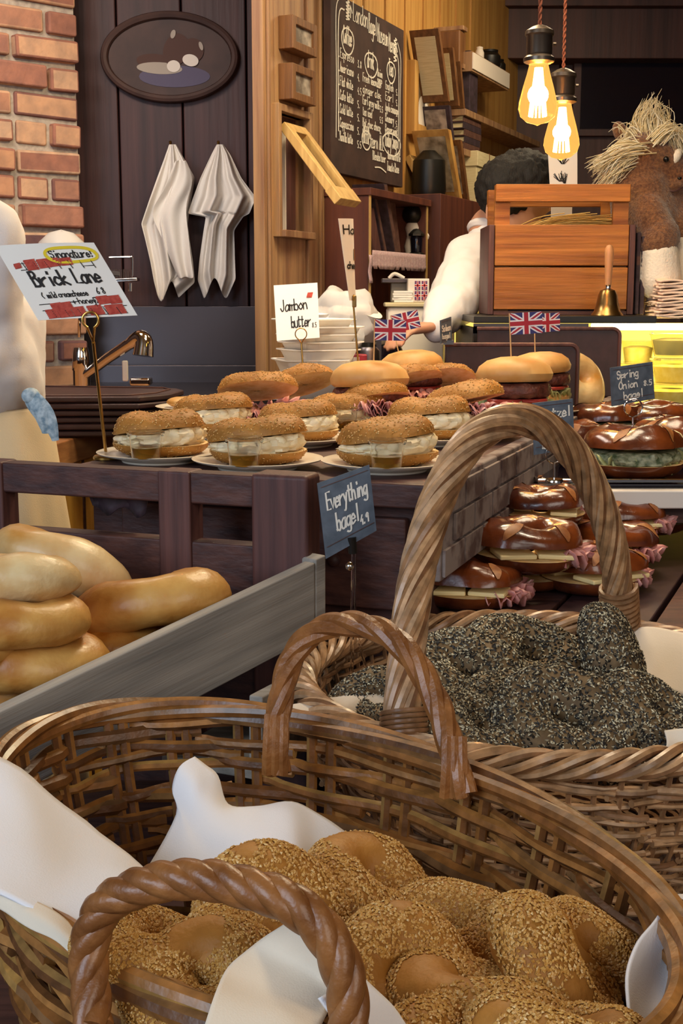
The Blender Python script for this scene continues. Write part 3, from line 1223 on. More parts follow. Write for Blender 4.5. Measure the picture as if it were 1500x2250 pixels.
for i in range(12):
    p = A + d * (.03 + i * .12) + nn * -.024
    b.box((p.x, p.y, .5), (.014, .014, .95))
b.build('batten', m_wdark, pc, bevel=.002)
MB().box((-1.1, A.y + .02, .5), (abs(-1.7 - A.x) - .08, .03, .96)).build('front_panel', m_wdark, pc)
# sink with steel lip behind, faucet
sk = thing('sink', 'stainless steel sink lip along the splashback beyond the chopping boards', 'sink', (-.5, 3.6, ZP))
bk = MB()
bk.box((-.42, 3.45, ZP + .01), (1.0, .6, .02))
bk.build('steel_deck', m_steel, sk, bevel=.004)
MB().box((-.42, 3.76, ZP + .04), (1.0, .02, .06)).build('back_lip', m_steel, sk, bevel=.003)
fx = at(180, 846, 3.15)
FZ = ZP + .02
ft = thing('faucet', 'chrome mixer tap with a pull-out spout angled to the right', 'tap', (fx.x, fx.y, FZ))
s = 3.15 / F_PX
zb = fx.z - .02
MB().lathe([(0, zb), (.021, zb), (.021, zb + .055), (.023, zb + .058), (.02, zb + .10), (.017, zb + .112), (.0, zb + .112)], (fx.x, fx.y, 0), n=24).build('body', m_chrome, ft)
MB().tube([at(174, 740, 3.15), at(174, 712, 3.14), at(176, 696, 3.12)], .004).build('lever', m_chrome, ft)
b = MB()
P = [at(190, 822, 3.14), at(240, 785, 3.1), at(290, 752, 3.06)]
b.tube(P, [.012, .013, .014], 14)
b.build('spout', m_chrome, ft)
b = MB()
P = cat([at(285, 756, 3.06), at(305, 742, 3.05), at(316, 750, 3.045), at(314, 782, 3.04)], 4)
b.tube(P, [.014 + .012 * i / len(P) for i in range(len(P))], 14)
b.build('spray_head', m_chrome, ft)
cl = thing('spout_clip', 'small chrome holder block beside the tap', 'tap holder', at(300, 838, 3.1))
MB().box(at(310, 838, 3.1), (.05, .05, .02)).build('base', m_chrome, cl, bevel=.006)
MB().box(at(275, 815, 3.1), (.014, .01, .05)).build('post', m_white, cl, bevel=.003)
# stack of dark boards
stx = thing('chopping_board', 'topmost of the dark brown boards stacked on the prep counter', 'board', (0, 0, 0))


def boardmesh():
    c0, c1, c2, c3 = (-.36, -.16), (.20, -.20), (.27, .02), (-.3, .2)
    return [V((x, y, 0)) for x, y in (c0, c1, (.255, -.14), (.285, -.03), c2, c3)]


bm = boardmesh()
MB().hexa(bm, [p + V((0, 0, .0115)) for p in bm]).build('board', m_dtray, stx, bevel=.004)
rg = MB()
inner = [p * .9 + V((0, 0, .0125)) for p in bm]
rg.tube(inner, .002, 6, True)
rg.build('juice_groove', m_wdark, stx)
tb = at(118, 868, 2.62)
names = ['bottom board', 'second board up', 'third board up', 'fourth board up', 'second board from the top']
for i in range(5):
    dup(stx, V((tb.x - .02 + rnd.uniform(-.006, .006), tb.y, ZP + .002 + i * .0132)), (0, 0, .12 + rnd.uniform(-.03, .03)), names[i] + ' in the dark brown stack on the prep counter', 'dark boards stacked on the prep counter')
stx.location = (tb.x - .02, tb.y, ZP + .002 + 5 * .0132)
stx.rotation_euler = (0, 0, .12)
stx['group'] = 'dark boards stacked on the prep counter'
# clear bowl and juicer behind the paper sign
bc = at(136, 560, 3.2)
t = thing('glass_bowl', 'pale translucent domed bowl showing above the paper sign', 'bowl', bc)
MB().lathe([(.066, -.03), (.064, 0), (.054, .03), (.03, .052), (0, .06)], bc, n=28).build('dome', m_frost, t, solid=.002)
MB().lathe([(.066, -.034), (.070, -.03), (.066, -.026)], bc, n=28).build('rim', m_white, t)
rk = thing('wall_shelf', 'small steel ledge on the brick pillar carrying the domed bowl', 'shelf', bc + V((0, 0, -.04)))
MB().box(bc + V((-.02, .08, -.042)), (.24, .32, .012)).build('ledge', m_steel, rk, bevel=.002)
# wire rack
wr = thing('wire_rack', 'chrome wire rack fixed to the plank wall beside the paper sign', 'rack', at(285, 600, 3.78))
b = MB()
yb = 3.66
b.tube(cat([at(240, 566, yb), at(284, 565, yb), at(290, 568, yb), at(290, 606, yb)], 4), .003)
for i in range(14):
    px = 232 + i * 4.4
    b.tube([at(px, 592, yb), at(px, 616, yb)], .0018, 5)
b.build('wires', m_chrome, wr)
MB().beam(at(225, 618, yb), at(304, 614, yb), .05, .010).build('rail', m_chrome, wr, bevel=.002)
MB().beam(at(250, 628, yb + .03), at(250, 612, 3.8), .02, .014).build('bracket', m_chrome, wr)
MB().tube([at(285, 622, yb), at(285, 640, yb)], .006).build('peg', m_chrome, wr)

# ------------------------------------------------------------------ display counter (turned about 20 degrees)
CO = V((.10, 1.485, 0))
CD = V((.347, .938, 0)).normalized()      # along the side, away from the camera
CF = V((-CD.y, CD.x, 0))                  # along the front, to the left
ZT = 1.08


def CP(a, d, z):
    return CO + CF * a + CD * d + V((0, 0, z))


def cbox(b, a0, a1, d0, d1, z0, z1, m=0):
    return b.hexa([CP(a0, d0, z0), CP(a1, d0, z0), CP(a1, d1, z0), CP(a0, d1, z0)], [CP(a0, d0, z1), CP(a1, d0, z1), CP(a1, d1, z1), CP(a0, d1, z1)], m)


dc = thing('display_counter', 'dark wooden counter carrying the plated sandwiches', 'counter', CP(.3, .6, 0))
b = MB()
cbox(b, 0, .49, 0, 1.55, ZT - .03, ZT)
b.build('worktop', m_wdark, dc, bevel=.003)
b = MB()
cbox(b, .02, .47, .03, 1.5, .02, ZT - .03)
b.build('carcass', m_wdark, dc, smooth=False)
for a0, a1 in ((.03, .21), (.22, .42)):
    b = MB()
    cbox(b, a0, a1, .015, .03, ZT - .16, ZT - .045)
    dr = b.build('drawer', m_wdark, dc, bevel=.003)
    b = MB()
    b.ell(CP((a0 + a1) / 2, .008, ZT - .1), .009, nu=10, nv=6)
    b.build('knob', m_wdark, dr)
b = MB()
cbox(b, .03, .42, .015, .03, .3, ZT - .18)
b.build('front_panel', m_wdark, dc, bevel=.003)
b = MB()
cbox(b, -.02, .0, -.005, 1.55, ZT - .115, ZT + .004)
b.build('whitewashed_side_board', m_wbrick, dc, bevel=.003)
# brick-like painted blocks on the side board
b = MB()
for rowi in range(3):
    for i in range(17):
        d0 = i * .095 + (rowi % 2) * .047
        if d0 + .088 < 1.55:
            cbox(b, -.0245, -.02, d0, d0 + .088, ZT - .11 + rowi * .037, ZT - .11 + rowi * .037 + .033)
b.build('painted_block_pattern', m_wbrick, dc, bevel=.001)
# side counter along the partition (boxes, tins)
sc = thing('side_counter', 'dark counter along the timber partition under the wall cabinet', 'counter', WP(.1, .5, .2))
b = MB()
wbox(b, -.42, 1.0, 1.02, 1.07, .02, .30)
b.build('worktop', m_dtray, sc, bevel=.003)
b = MB()
wbox(b, -.41, .98, .0, 1.02, .02, .28)
b.build('carcass', m_wdark, sc, smooth=False)


# upright rounded dividers on the display counter
def divider(label, px0, px1, pyt, pyb, Y):
    p0, p1 = at(px0, pyb, Y), at(px1, pyt, Y)
    z0, z1 = ZT + .001, p1.z
    t = thing('counter_divider', label, 'divider', ((p0.x + p1.x) / 2, Y, z0))
    r = .016
    pr = [V((p0.x, Y, z0)), V((p1.x, Y, z0))]
    for i in range(6):
        a = i / 5 * math.pi / 2
        pr.append(V((p1.x - r + r * math.cos(a), Y, z1 - r + r * math.sin(a))))
    pr.append(V((p0.x, Y, z1)))
    b = MB()
    th = .03
    b.hexa(pr, [p + V((.008, th, 0)) for p in pr])
    b.build('panel', m_dtray, t, bevel=.005)
    b = MB()
    e = [p + V((0, -.001, 0)) for p in pr[1:]]
    b.tube(e, .004, 6)
    b.build('worn_edge', m_wdarkz, t)
    return t


divider('nearer dark round cornered divider behind the burgers', 975, 1270, 757, 940, 2.50)
divider('farther dark round cornered divider before the lit case', 1045, 1362, 722, 870, 2.78)

# ------------------------------------------------------------------ pretzel table and raised shelf on the right
ZQ = .90
QO = atz(1128, 1362, ZQ)
pt = thing('slatted_table', 'dark slatted wooden table carrying the pretzel sandwiches', 'table', (QO.x + .3, QO.y + .4, 0))
qd = V((.38, .925, 0)).normalized()
qf = V((qd.y, -qd.x, 0))
for i in range(7):
    o = QO - qf * .09 + qf * (i * .128)
    b = MB()
    lo = [o, o + qf * .121, o + qf * .121 + qd * 1.05, o + qd * 1.05]
    lo = [V((p.x, p.y + 0.0, ZQ - .022)) for p in lo]
    b.hexa(lo, [p + V((0, 0, .022)) for p in lo])
    b.build('slat', m_dtray if i % 2 else m_wdark, pt, bevel=.002)
b = MB()
b.beam(QO - qf * .08 + qd * .03 + V((0, 0, -.06)), QO + qf * .8 + qd * .03 + V((0, 0, -.06)), .03, .07)
b.build('apron', m_wdark, pt)
for (u, v_) in ((-.05, .06), (.76, .06), (-.05, .98), (.76, .98)):
    p = QO + qf * u + qd * v_
    MB().box((p.x, p.y, .43), (.05, .05, .87)).build('leg', m_wdarkz, pt)
ZS2 = 1.012
e0, e1 = atz(1330, 1078, ZS2), atz(1560, 1078, ZS2)
sh = thing('raised_shelf', 'white edged raised shelf holding the tray of filled pretzels', 'shelf', (e0.x, e0.y, ZS2))
x0, x1 = e0.x - .16, e1.x + .45
y0 = e0.y
MB().box(((x0 + x1) / 2, y0 + .37, ZS2 - .014), (x1 - x0, .74, .028)).build('board', m_white, sh, bevel=.003)
MB().box(((x0 + x1) / 2 + .1, y0 + .35, ZS2 - .043), (x1 - x0 - .2, .6, .03)).build('underframe', m_wdark, sh)
for (px_, py_) in ((x1 - .06, y0 + .08), (x1 - .06, y0 + .66), (x0 + .2, y0 + .6)):
    MB().box((px_, py_, ZS2 / 2 + .42), (.04, .04, ZS2 - .90)).build('leg', m_wdarkz, sh)
# glass tray
g0 = atz(1165, 1052, ZS2 + .003)
tr = thing('serving_tray', 'clear edged glass tray under the filled pretzels', 'tray', (g0.x + .2, g0.y + .15, ZS2))
gx0, gx1, gy0, gy1 = g0.x + .0, g0.x + .50, y0 + .02, y0 + .34
MB().box(((gx0 + gx1) / 2, (gy0 + gy1) / 2, ZS2 + .004), (gx1 - gx0, gy1 - gy0, .006)).build('tray_base', m_glassd, tr, bevel=.002)
MB().tube([V((gx0, gy0, ZS2 + .012)), V((gx1, gy0, ZS2 + .012)), V((gx1, gy1, ZS2 + .012)), V((gx0, gy1, ZS2 + .012))], .003, 6, True).build('rim', m_chrome, tr)

# ------------------------------------------------------------------ lit display case
YC = 2.9
c0 = at(1040, 702, YC)
c1 = at(1440, 702, YC)
ZC = c0.z
cs_ = thing('display_case', 'lit yellow chilled display case with a black top', 'display case', ((c0.x + c1.x) / 2 + .3, YC + .25, 0))
X0, X1 = c0.x, c1.x
XR = X1 + .62
MB().box(((X0 + X1) / 2, YC + .22, ZC), (X1 - X0, .46, .016)).build('black_top', m_black, cs_, bevel=.002)
MB().box(((X1 + XR) / 2, YC + .26, ZC - .004), (XR - X1, .38, .01)).build('glass_top', m_clear, cs_)
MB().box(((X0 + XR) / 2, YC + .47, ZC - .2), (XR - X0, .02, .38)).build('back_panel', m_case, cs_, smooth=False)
MB().box(((X0 + XR) / 2, YC + .25, .42), (XR - X0, .46, .84)).build('cabinet_base', m_wdark, cs_)
MB().box(((X0 + XR) / 2, YC + .25, ZC - .355), (XR - X0, .44, .03)).build('floor_board', m_white, cs_)
MB().box(((X0 + XR) / 2, YC + .002, ZC - .385), (XR - X0 + .02, .02, .10)).build('front_rail', m_black, cs_, bevel=.003)
MB().box((X0 + .008, YC + .24, ZC - .19), (.014, .44, .34)).build('end_panel', m_black, cs_)
b = MB()
b.tube([V((at(1330, 700, YC).x, YC + .16, ZC - .02)), V((XR - .05, YC + .16, ZC - .02))], .008)
b.build('strip_light', m_casel, cs_)
MB().box(((X0 + XR) / 2, YC + .3, ZC - .19), (XR - X0 - .03, .3, .006)).build('glass_shelf', m_clear, cs_)
MB().box(((X0 + at(1292, 700, YC).x) / 2, YC - .002, ZC - .020), (at(1292, 700, YC).x - X0, .008, .022)).build('front_lip', m_steel, cs_)
MB().box(((X0 + at(1064, 700, YC).x) / 2, YC - .002, ZC - .18), (at(1064, 700, YC).x - X0, .008, .33)).build('front_panel', m_black, cs_)  # black panel added to cover the bright back at the left end
zf = ZC - .34
lc = bpy.data.lights.new('case_lamp', 'AREA')
lc.energy = 3.5
lc.color = (1, .8, .32)
lc.shape = 'RECTANGLE'
lc.size = .9
lc.size_y = .1
lo_ = bpy.data.objects.new('case_lamp', lc)
C.objects.link(lo_)
lo_.location = ((X0 + XR) / 2 + .2, YC + .12, ZC - .035)


def tub(label, px, py0, py1, r, Y, fill, lid=False):
    p0, p1 = at(px, py1, Y), at(px, py0, Y)
    h = p1.z - p0.z
    t = thing('deli_tub', label, 'tub', (p0.x, Y, p0.z))
    b_ = V((p0.x, Y, p0.z))
    MB().lathe([(r * .78, 0), (r * .8, .003), (r, h), (r * 1.04, h), (r * 1.04, h + .004)], b_, n=28).build('cup', m_deli, t, solid=.001)
    MB().lathe([(0, .004), (r * .76, .004), (r * .9, h * .75), (r * .5, h * .83), (0, h * .8)], b_, n=28).build('filling', fill, t)
    if lid:
        MB().lathe([(0, h + .006), (r * 1.05, h + .006), (r * 1.06, h + .001), (r * 1.02, h + .001)], b_, n=28).build('lid', m_clear, t)
    return t


gt = 'deli tubs inside the lit case'
tub('tub of black tapenade on the top row of the lit case', 1478, 735, 783, .055, YC + .18, m_olive, True)['group'] = gt
tub('yellow tub below the tapenade in the lit case', 1482, 792, 842, .058, YC + .14, m_delic, True)['group'] = gt
tub('lowest yellow tub at the right edge of the lit case', 1470, 846, 893, .062, YC + .10, m_delic)['group'] = gt
tub('tall pale tub left of the tapenade in the lit case', 1400, 752, 800, .04, YC + .25, m_delic)['group'] = gt
tub('yellow tub behind the slate spring onion sign', 1385, 800, 842, .05, YC + .2, m_delic)['group'] = gt
b = MB()
# ------------------------------------------------------------------ bread stand: dark fence, sloping grey tray
FR = V((-.035, 1.435, 0))
FL = FR + V((-.938, .347, 0)) * .62
fd = (FL - FR).normalized()
fnv = V((-fd.y, fd.x, 0))
if fnv.y > 0:
    fnv = -fnv


def FP(a, z, o=0):
    return FR + fd * a + fnv * o + V((0, 0, z))


def fbox(b, a0, a1, z0, z1, o0=-.014, o1=.014):
    return b.hexa([FP(a0, z0, o0), FP(a1, z0, o0), FP(a1, z0, o1), FP(a0, z0, o1)], [FP(a0, z1, o0), FP(a1, z1, o0), FP(a1, z1, o1), FP(a0, z1, o1)])


def fa(px):
    # fence coordinate of a photo column
    q = onp(px, 1100, FR, fnv)
    return (q - FR).dot(fd)


def fz(px, py):
    return onp(px, py, FR, fnv).z


fence = thing('bread_stand', 'dark brown bread stand with an open railed back below the sandwich counter', 'bread stand', FP(.3, .0))
zt = fz(340, 1030)
zr1 = fz(340, 1098)
zr2 = fz(340, 1178)
zbot = .80
b = MB()
fbox(b, fa(600), .62, zr1, zt)
b.build('top_rail', m_wdark, fence, bevel=.003)
b = MB()
fbox(b, fa(600), .62, zbot, zr2)
b.build('back_board', m_wdark, fence, bevel=.003)
b = MB()
fbox(b, fa(692), fa(566), .3, zt + .004, -.02, .022)
b.build('corner_post', m_wdarkz, fence, bevel=.006)
b = MB()
fbox(b, fa(432), fa(362), .3, zt + .001, -.018, .018)
b.build('middle_post', m_wdarkz, fence, bevel=.003)
b = MB()
fbox(b, fa(24), fa(-30), .3, zt + .001, -.018, .018)
b.build('end_post', m_wdarkz, fence, bevel=.003)
# dark torn cloth scrap hanging under the rail
b = MB()
a0, a1 = fa(300), fa(162)
G = []
for i in range(15):
    a = a0 + (a1 - a0) * i / 14
    hgt = .034 + .006 * math.sin(i * .9) - (.02 if i > 12 else 0)
    G.append([FP(a, zr1 + .012 - hgt * j / 4, -.024 - .004 * math.sin(i + j)) for j in range(5)])
b.grid(G)
b.build('dark_rag', m_bookd, parent=None, solid=.002, label='dark rag hanging behind the top rail of the bread stand', cat='rag')
# sloping tray
TR0, TR1 = at(692, 1236, 1.40), at(-40, 1582, 1.085)
hb = .085
tray = thing('bread_tray', 'weathered grey wooden tray holding the plain bagels', 'bread tray', TR0 + V((0, 0, -hb)), (TR1 - TR0).to_track_quat('X', 'Z').to_euler())
e = (TR1 - TR0).normalized()
sd = V((e.y, -e.x, 0)).normalized()
if sd.y < 0:
    sd = -sd
# board facing the camera
lo = [TR0 + V((0, 0, -hb)), TR1 + V((0, 0, -hb)), TR1 + V((0, 0, -hb)) + sd * .016, TR0 + V((0, 0, -hb)) + sd * .016]
MB().hexa(lo, [p + V((0, 0, hb)) for p in lo]).build('side_board', m_grey, tray, bevel=.002)
q = TR0 + sd * .0 - e * .018
lo = [q + V((0, 0, -hb)), q + e * .017 + V((0, 0, -hb)), q + e * .017 + sd * .06 + V((0, 0, -hb)), q + sd * .06 + V((0, 0, -hb))]
MB().hexa(lo, [p + V((0, 0, hb + .003)) for p in lo]).build('end_board', m_grey, tray, bevel=.002)
# tray floor between side board and fence
f0, f1 = FP(.005, 0, .03), FP(.60, 0, .03)
zf0, zf1 = TR0.z - hb + .012, TR1.z - hb + .012
lo = [TR0 + sd * .017, TR1 + sd * .017, V((f1.x, f1.y, 0)), V((f0.x, f0.y, 0))]
lo = [V((lo[0].x, lo[0].y, zf0)), V((lo[1].x, lo[1].y, zf1)), V((lo[2].x, lo[2].y, zf1 + .03)), V((lo[3].x, lo[3].y, zf0))]
MB().hexa([p - V((0, 0, .01)) for p in lo], lo).build('slatted_floor', m_wdark, tray, smooth=False)
# second grey crate below
k0, k1 = at(752, 1428, 1.46), at(560, 1530, 1.26)
kc = thing('lower_crate', 'grey weathered crate end showing under the bagel tray', 'crate', k0 + V((0, 0, -.1)))
b = MB()
b.beam(k0 + V((0, 0, -.04)), k1 + V((0, 0, -.04)), .016, .08)
b.build('side_board', m_grey, kc, bevel=.002)
b = MB()
b.beam(k0 + V((0, .01, -.04)), k0 + V((-.10, .05, -.04)), .016, .08)
b.build('end_board', m_grey, kc, bevel=.002)
b = MB()
b.beam(k0 + V((-.05, .02, -.085)), k1 + V((-.05, .02, -.085)), .12, .01)
b.build('bottom', m_grey, kc, bevel=.002)
# plinth that carries baskets, crates and the stand
ft_ = thing('basket_plinth', 'low dark plinth under the bread baskets', 'plinth', (0, 1.2, 0))
MB().box((.05, .95, .36), (1.9, 1.05, .72)).build('plinth_box', m_wdark, ft_, bevel=.004)
# ------------------------------------------------------------------ bread shapes
def fn(seed, amp=.05):
    off = V((seed * 3.17, seed * 1.31, seed * 7.7))

    def f(p, sc=18):
        return amp * mnoise.noise(p * sc + off)
    return f


class Bagel:
    """closed ring of dough; p(u, v) gives the skin"""

    def __init__(s, R=.036, r=.022, hz=1.0, sx=1.0, sy=1.0, seed=1, amp=.14, lump=0, open_=1.0, squash=.75):
        s.R, s.r, s.hz, s.sx, s.sy, s.seed, s.amp, s.lump, s.squash = R, r, hz, sx, sy, seed, amp, lump, squash
        s.off = V((seed * 3.17, seed * 1.31, seed * 7.7))

    def p(s, u, v):
        rr = s.r * (1 + s.lump * math.sin(u * 2 + s.seed))
        c = V((math.cos(u) * s.R, math.sin(u) * s.R, 0))
        n = V((math.cos(u) * math.cos(v), math.sin(u) * math.cos(v), math.sin(v)))
        k = 1 + s.amp * mnoise.noise((c + n * rr) * 22 + s.off) + s.amp * .5 * mnoise.noise((c + n * rr) * 55 + s.off)
        q = c + n * rr * k
        z = q.z * s.hz
        if z < 0:
            z *= s.squash
        return V((q.x * s.sx, q.y * s.sy, z))

    def nrm(s, u, v):
        e = .02
        a = s.p(u + e, v) - s.p(u - e, v)
        b = s.p(u, v + e) - s.p(u, v - e)
        return a.cross(b).normalized()

    def mesh(s, nu=48, nv=20):
        return MB().grid([[s.p(2 * math.pi * i / nu, 2 * math.pi * j / nv) for j in range(nv)] for i in range(nu)], True, True)

    def half(s, top=True, nu=40, nv=12, flat=.0):
        b = MB()
        G = []
        for i in range(nu):
            u = 2 * math.pi * i / nu
            row = []
            for j in range(nv + 1):
                v = math.pi * j / nv if top else -math.pi * j / nv
                row.append(s.p(u, v))
            G.append(row)
        b.grid(G, True, False)
        # cut face
        vs, fs = [], []
        G2 = [[G[i][0], G[i][-1]] for i in range(nu)]
        b.grid(G2, True, False, 1)
        return b

    def seeds(s, n, L, wd, rs, vmin=-.5, vmax=math.pi + .5, bare=None):
        b = MB()
        for _ in range(n):
            u = rs.uniform(0, 2 * math.pi)
            v = rs.uniform(vmin, vmax)
            if rs.random() > (s.R + s.r * math.cos(v)) / (s.R + s.r):
                continue
            p = s.p(u, v)
            if bare and bare(p):
                continue
            nm = s.nrm(u, v)
            t = V((rs.uniform(-1, 1), rs.uniform(-1, 1), rs.uniform(-1, 1)))
            t = (t - nm * t.dot(nm))
            if t.length < 1e-3:
                continue
            t.normalize()
            w_ = nm.cross(t)
            l = L * rs.uniform(.8, 1.2)
            ww = wd * rs.uniform(.8, 1.2)
            c = p + nm * ww * .25
            tl = nm * l * rs.uniform(-.15, .3)
            vs = [c + t * l + tl, c + t * l * .2 + w_ * ww, c - t * l * .8, c + t * l * .2 - w_ * ww, c + nm * ww * .8, c - nm * ww * .5]
            b.add(vs, [(0, 1, 4), (1, 2, 4), (2, 3, 4), (3, 0, 4), (1, 0, 5), (2, 1, 5), (3, 2, 5), (0, 3, 5)])
        return b


def blob_disc(R, h, seed, amp=.2, hole=.0, n=44, m=14, rag=.12, sx=1, sy=1):
    """lumpy filling slab between z=0 and z=h"""
    off = V((seed * 2.3, seed * 5.1, seed))
    b = MB()
    G = []
    for i in range(n):
        a = 2 * math.pi * i / n
        row = []
        for j in range(m):
            t = j / (m - 1)
            if t < .25:
                r, z = R * (t / .25) * .95 + .002, 0
            elif t > .75:
                r, z = R * ((1 - t) / .25) * .95 + .002, h
            else:
                q = (t - .25) / .5
                r, z = R * (.95 + .08 * math.sin(q * math.pi)), h * q
            p = V((r * math.cos(a), r * math.sin(a), z))
            k = 1 + rag * mnoise.noise(p * 60 + off) + rag * .6 * mnoise.noise(p * 150 + off)
            row.append(V((p.x * k * sx, p.y * k * sy, p.z + .15 * h * mnoise.noise(p * 70 - off) * (1 if .2 < t < .8 else .3))))
        G.append(row)
    b.grid(G, True, False)
    return b


def ruffle(cx, cy, z0, R, seed, n=7, h=.018, a0=-math.pi, a1=math.pi):
    """crumpled slices: folded ribbons round the rim of the filling"""
    rs = random.Random(seed)
    b = MB()
    for k in range(n):
        a = a0 + (a1 - a0) * (k + rs.random() * .6) / n
        G = []
        ph = rs.uniform(0, 6)
        wv = rs.uniform(.006, .011)
        rr = R * rs.uniform(.80, 1.02)
        zz = z0 + rs.uniform(.15, .75) * h
        for i in range(22):
            t = i / 21 - .5
            ang = a + t * rs.uniform(.95, 1.05) * 1.0
            row = []
            for j in range(6):
                s_ = j / 5
                r = rr * (.45 + .57 * s_) + wv * .7 * math.sin(t * 26 + ph) * s_
                z = zz + wv * math.sin(t * 24 + ph + 1.2) * s_ + .004 * math.sin(t * 9 + s_ * 5) - .006 * s_
                row.append(V((cx + r * math.cos(ang), cy + r * math.sin(ang), z)))
            G.append(row)
        b.grid(G)
    return b


def tilt(mb, ang, axis, piv):
    M = Matrix.Translation(V(piv)) @ Matrix.Rotation(ang, 4, V(axis)) @ Matrix.Translation(-V(piv))
    return mb.xf(M)


# sandwich prototypes are built at the origin; front faces -Y
FAR = V((0, -9, -9))


def sandwich(kind, seed):
    rs = random.Random(seed)
    t = thing('bagel_sandwich', 'x', 'sandwich')
    lo = Bagel(.034, .026, .78, 1.06, .96, seed, .16, squash=1)
    hi = Bagel(.029, .031, .98, 1.06, .98, seed + 9, .18, .05, squash=1)
    z1 = .0195
    bh = lo.half(False)
    bh.v = [p + V((0, 0, z1)) for p in bh.v]
    base = bh.build('bottom_half', [m_ses, m_crumb], t)
    sd = lo.seeds(420, .0019, .0011, rs, -2.2, .05)
    sd.v = [p + V((0, 0, z1)) for p in sd.v]
    sd.build('sesame_seeds', m_seed, base, kind='stuff')
    if kind == 'cream':
        h = .019
        f = blob_disc(.058, 1.0, seed, rag=.13)
        f.v = [V((p.x, p.y, z1 - .001 + p.z * (h + (p.x - p.y * .4) * .17))) for p in f.v]
        b = MB()
        for k in range(9):
            a_ = -2.9 + k * .36
            b.ell((.05 * math.cos(a_), .05 * math.sin(a_), z1 + .012 + .005 * math.cos(a_)), (.013, .011, .009 + .004 * math.cos(a_)), nu=10, nv=7)
        f.add(b.v, b.f)
        f = f.build('cream_cheese_filling', m_cream, t)
        zt = z1 + h - .004
        ta = .08
    elif kind == 'ham':
        h = .024
        ruffle(0, 0, z1, .064, seed, 9, h).add(*(lambda q: (q.v, q.f))(ruffle(.006, -.006, z1 + .003, .080, seed + 7, 22, h * 1.5, -2.6, .9))).build('ham_slices', m_ham, t, solid=.0012)
        ruffle(0, 0, z1, .068, seed + 3, 4, .006, -2.6, -.4).build('lettuce', m_lett, t, solid=.001)
        b = MB()
        b.box((.018, -.02, z1 + .006), (.085, .07, .004), Euler((.06, .04, .3)).to_matrix())
        b.build('cheese_slice', m_butter, t, bevel=.001)
        zt = z1 + h * .95
        ta = .55 if seed == 11 else .22
    elif kind == 'greens':
        h = .02
        ruffle(0, 0, z1, .064, seed, 12, h).build('ham_slices', m_ham, t, solid=.0012)
        ruffle(.01, 0, z1, .066, seed + 3, 6, .02, -1.4, .6).build('dark_leaves', m_olive, t, solid=.001)
        zt = z1 + h
        ta = .5
    th = hi.half(True)
    th.v = [p + V((0, 0, zt)) for p in th.v]
    tilt(th, -ta, (1, 0, 0), (0, .05, zt))
    tilt(th, -.16, (0, 1, 0), (0, 0, zt))
    top = th.build('top_half', [m_ses, m_crumb], t)
    sd = hi.seeds(1100, .0019, .0011, rs, .05, math.pi - .05)
    sd.v = [p + V((0, 0, zt)) for p in sd.v]
    tilt(sd, -ta, (1, 0, 0), (0, .05, zt))
    tilt(sd, -.16, (0, 1, 0), (0, 0, zt))
    sd.build('sesame_seeds', m_seed, top, kind='stuff')
    return t


def plate_proto():
    t = thing('plate', 'x', 'plate')
    MB().lathe([(0, .0), (.05, 0), (.054, .003), (.083, .010), (.085, .012), (.083, .0125), (.054, .006), (.05, .004), (0, .004)], n=48).build('dish', m_plate, t)
    MB().lathe([(.046, .0), (.048, -.0015), (.051, -.0015), (.052, .001)], n=40).build('foot_ring', m_plate, t)
    return t


def cup_proto():
    t = thing('honey_cup', 'x', 'cup')
    MB().lathe([(0, 0), (.0175, 0), (.0185, .002), (.0215, .031), (.0235, .0315), (.0235, .034), (.0205, .034), (.0175, .0025), (0, .002)], n=32).build('cup', m_clear, t)
    MB().lathe([(0, .0026), (.0168, .0026), (.0188, .0165), (0, .0165)], n=32).build('honey', m_honey, t)
    MB().lathe([(0, .0355), (.0205, .0355), (.0212, .0345), (.0245, .0345), (.0248, .037), (.0215, .0372), (.0208, .0385), (0, .0385)], n=32).build('lid', m_clear, t)
    return t


GS = 'cream cheese bagel sandwiches on the counter'
GH = 'ham bagel sandwiches on the counter'
creams = [sandwich('cream', 3), sandwich('cream', 5), sandwich('cream', 8)]
hams = [sandwich('ham', 11), sandwich('ham', 14)]
green = sandwich('greens', 17)
plate = plate_proto()
cup = cup_proto()
used = set()


def put(proto, loc, rot=(0, 0, 0), label=None, group=None, scale=None):
    if proto.name not in used:
        # remember the children before anything else is parented
        dupcache(proto)
        used.add(proto.name)
        proto.location = loc
        proto.rotation_euler = rot
        if scale:
            proto.scale = (scale,) * 3 if not isinstance(scale, (tuple, list)) else scale
        tag(proto, label, None, group)
        return proto
    return dup(proto, loc, rot, label, group, scale)


def dupcache(p):
    c = dup.__defaults__[-1]
    c[p.name] = [(x, kids(x)) for x in kids(p)]


ZPL = ZT + .0018
# (px, py of the plate centre on the counter, kind, variant, turn, scale, cup offset px, name)
ROW = [
    (352, 1010, 'c', 0, -.35, 1.02, (-36, 8), 'front left'),
    (566, 1026, 'c', 1, -.25, 1.0, (-30, 6), 'front middle'),
    (850, 1030, 'c', 2, .05, 1.02, (0, 8), 'front right'),
    (470, 956, 'c', 1, -.5, 1.0, None, 'second row left'),
    (655, 975, 'c', 2, -.35, .98, None, 'second row middle'),
    (945, 972, 'c', 0, -.55, 1.06, None, 'second row right'),
    (765, 948, 'c', 1, -.2, .98, (-10, 8), 'third row middle'),
]
where = {'front left': 'on the plate nearest the paper sign', 'front middle': 'on the plate above the bread stand corner post',
         'front right': 'on the plate above the slate everything sign', 'second row left': 'just behind the leftmost honey cup sandwich',
         'second row middle': 'wedged behind the two front plates', 'second row right': 'on the plate beside the big basket handle',
         'third row middle': 'in the third row among ham bagels'}
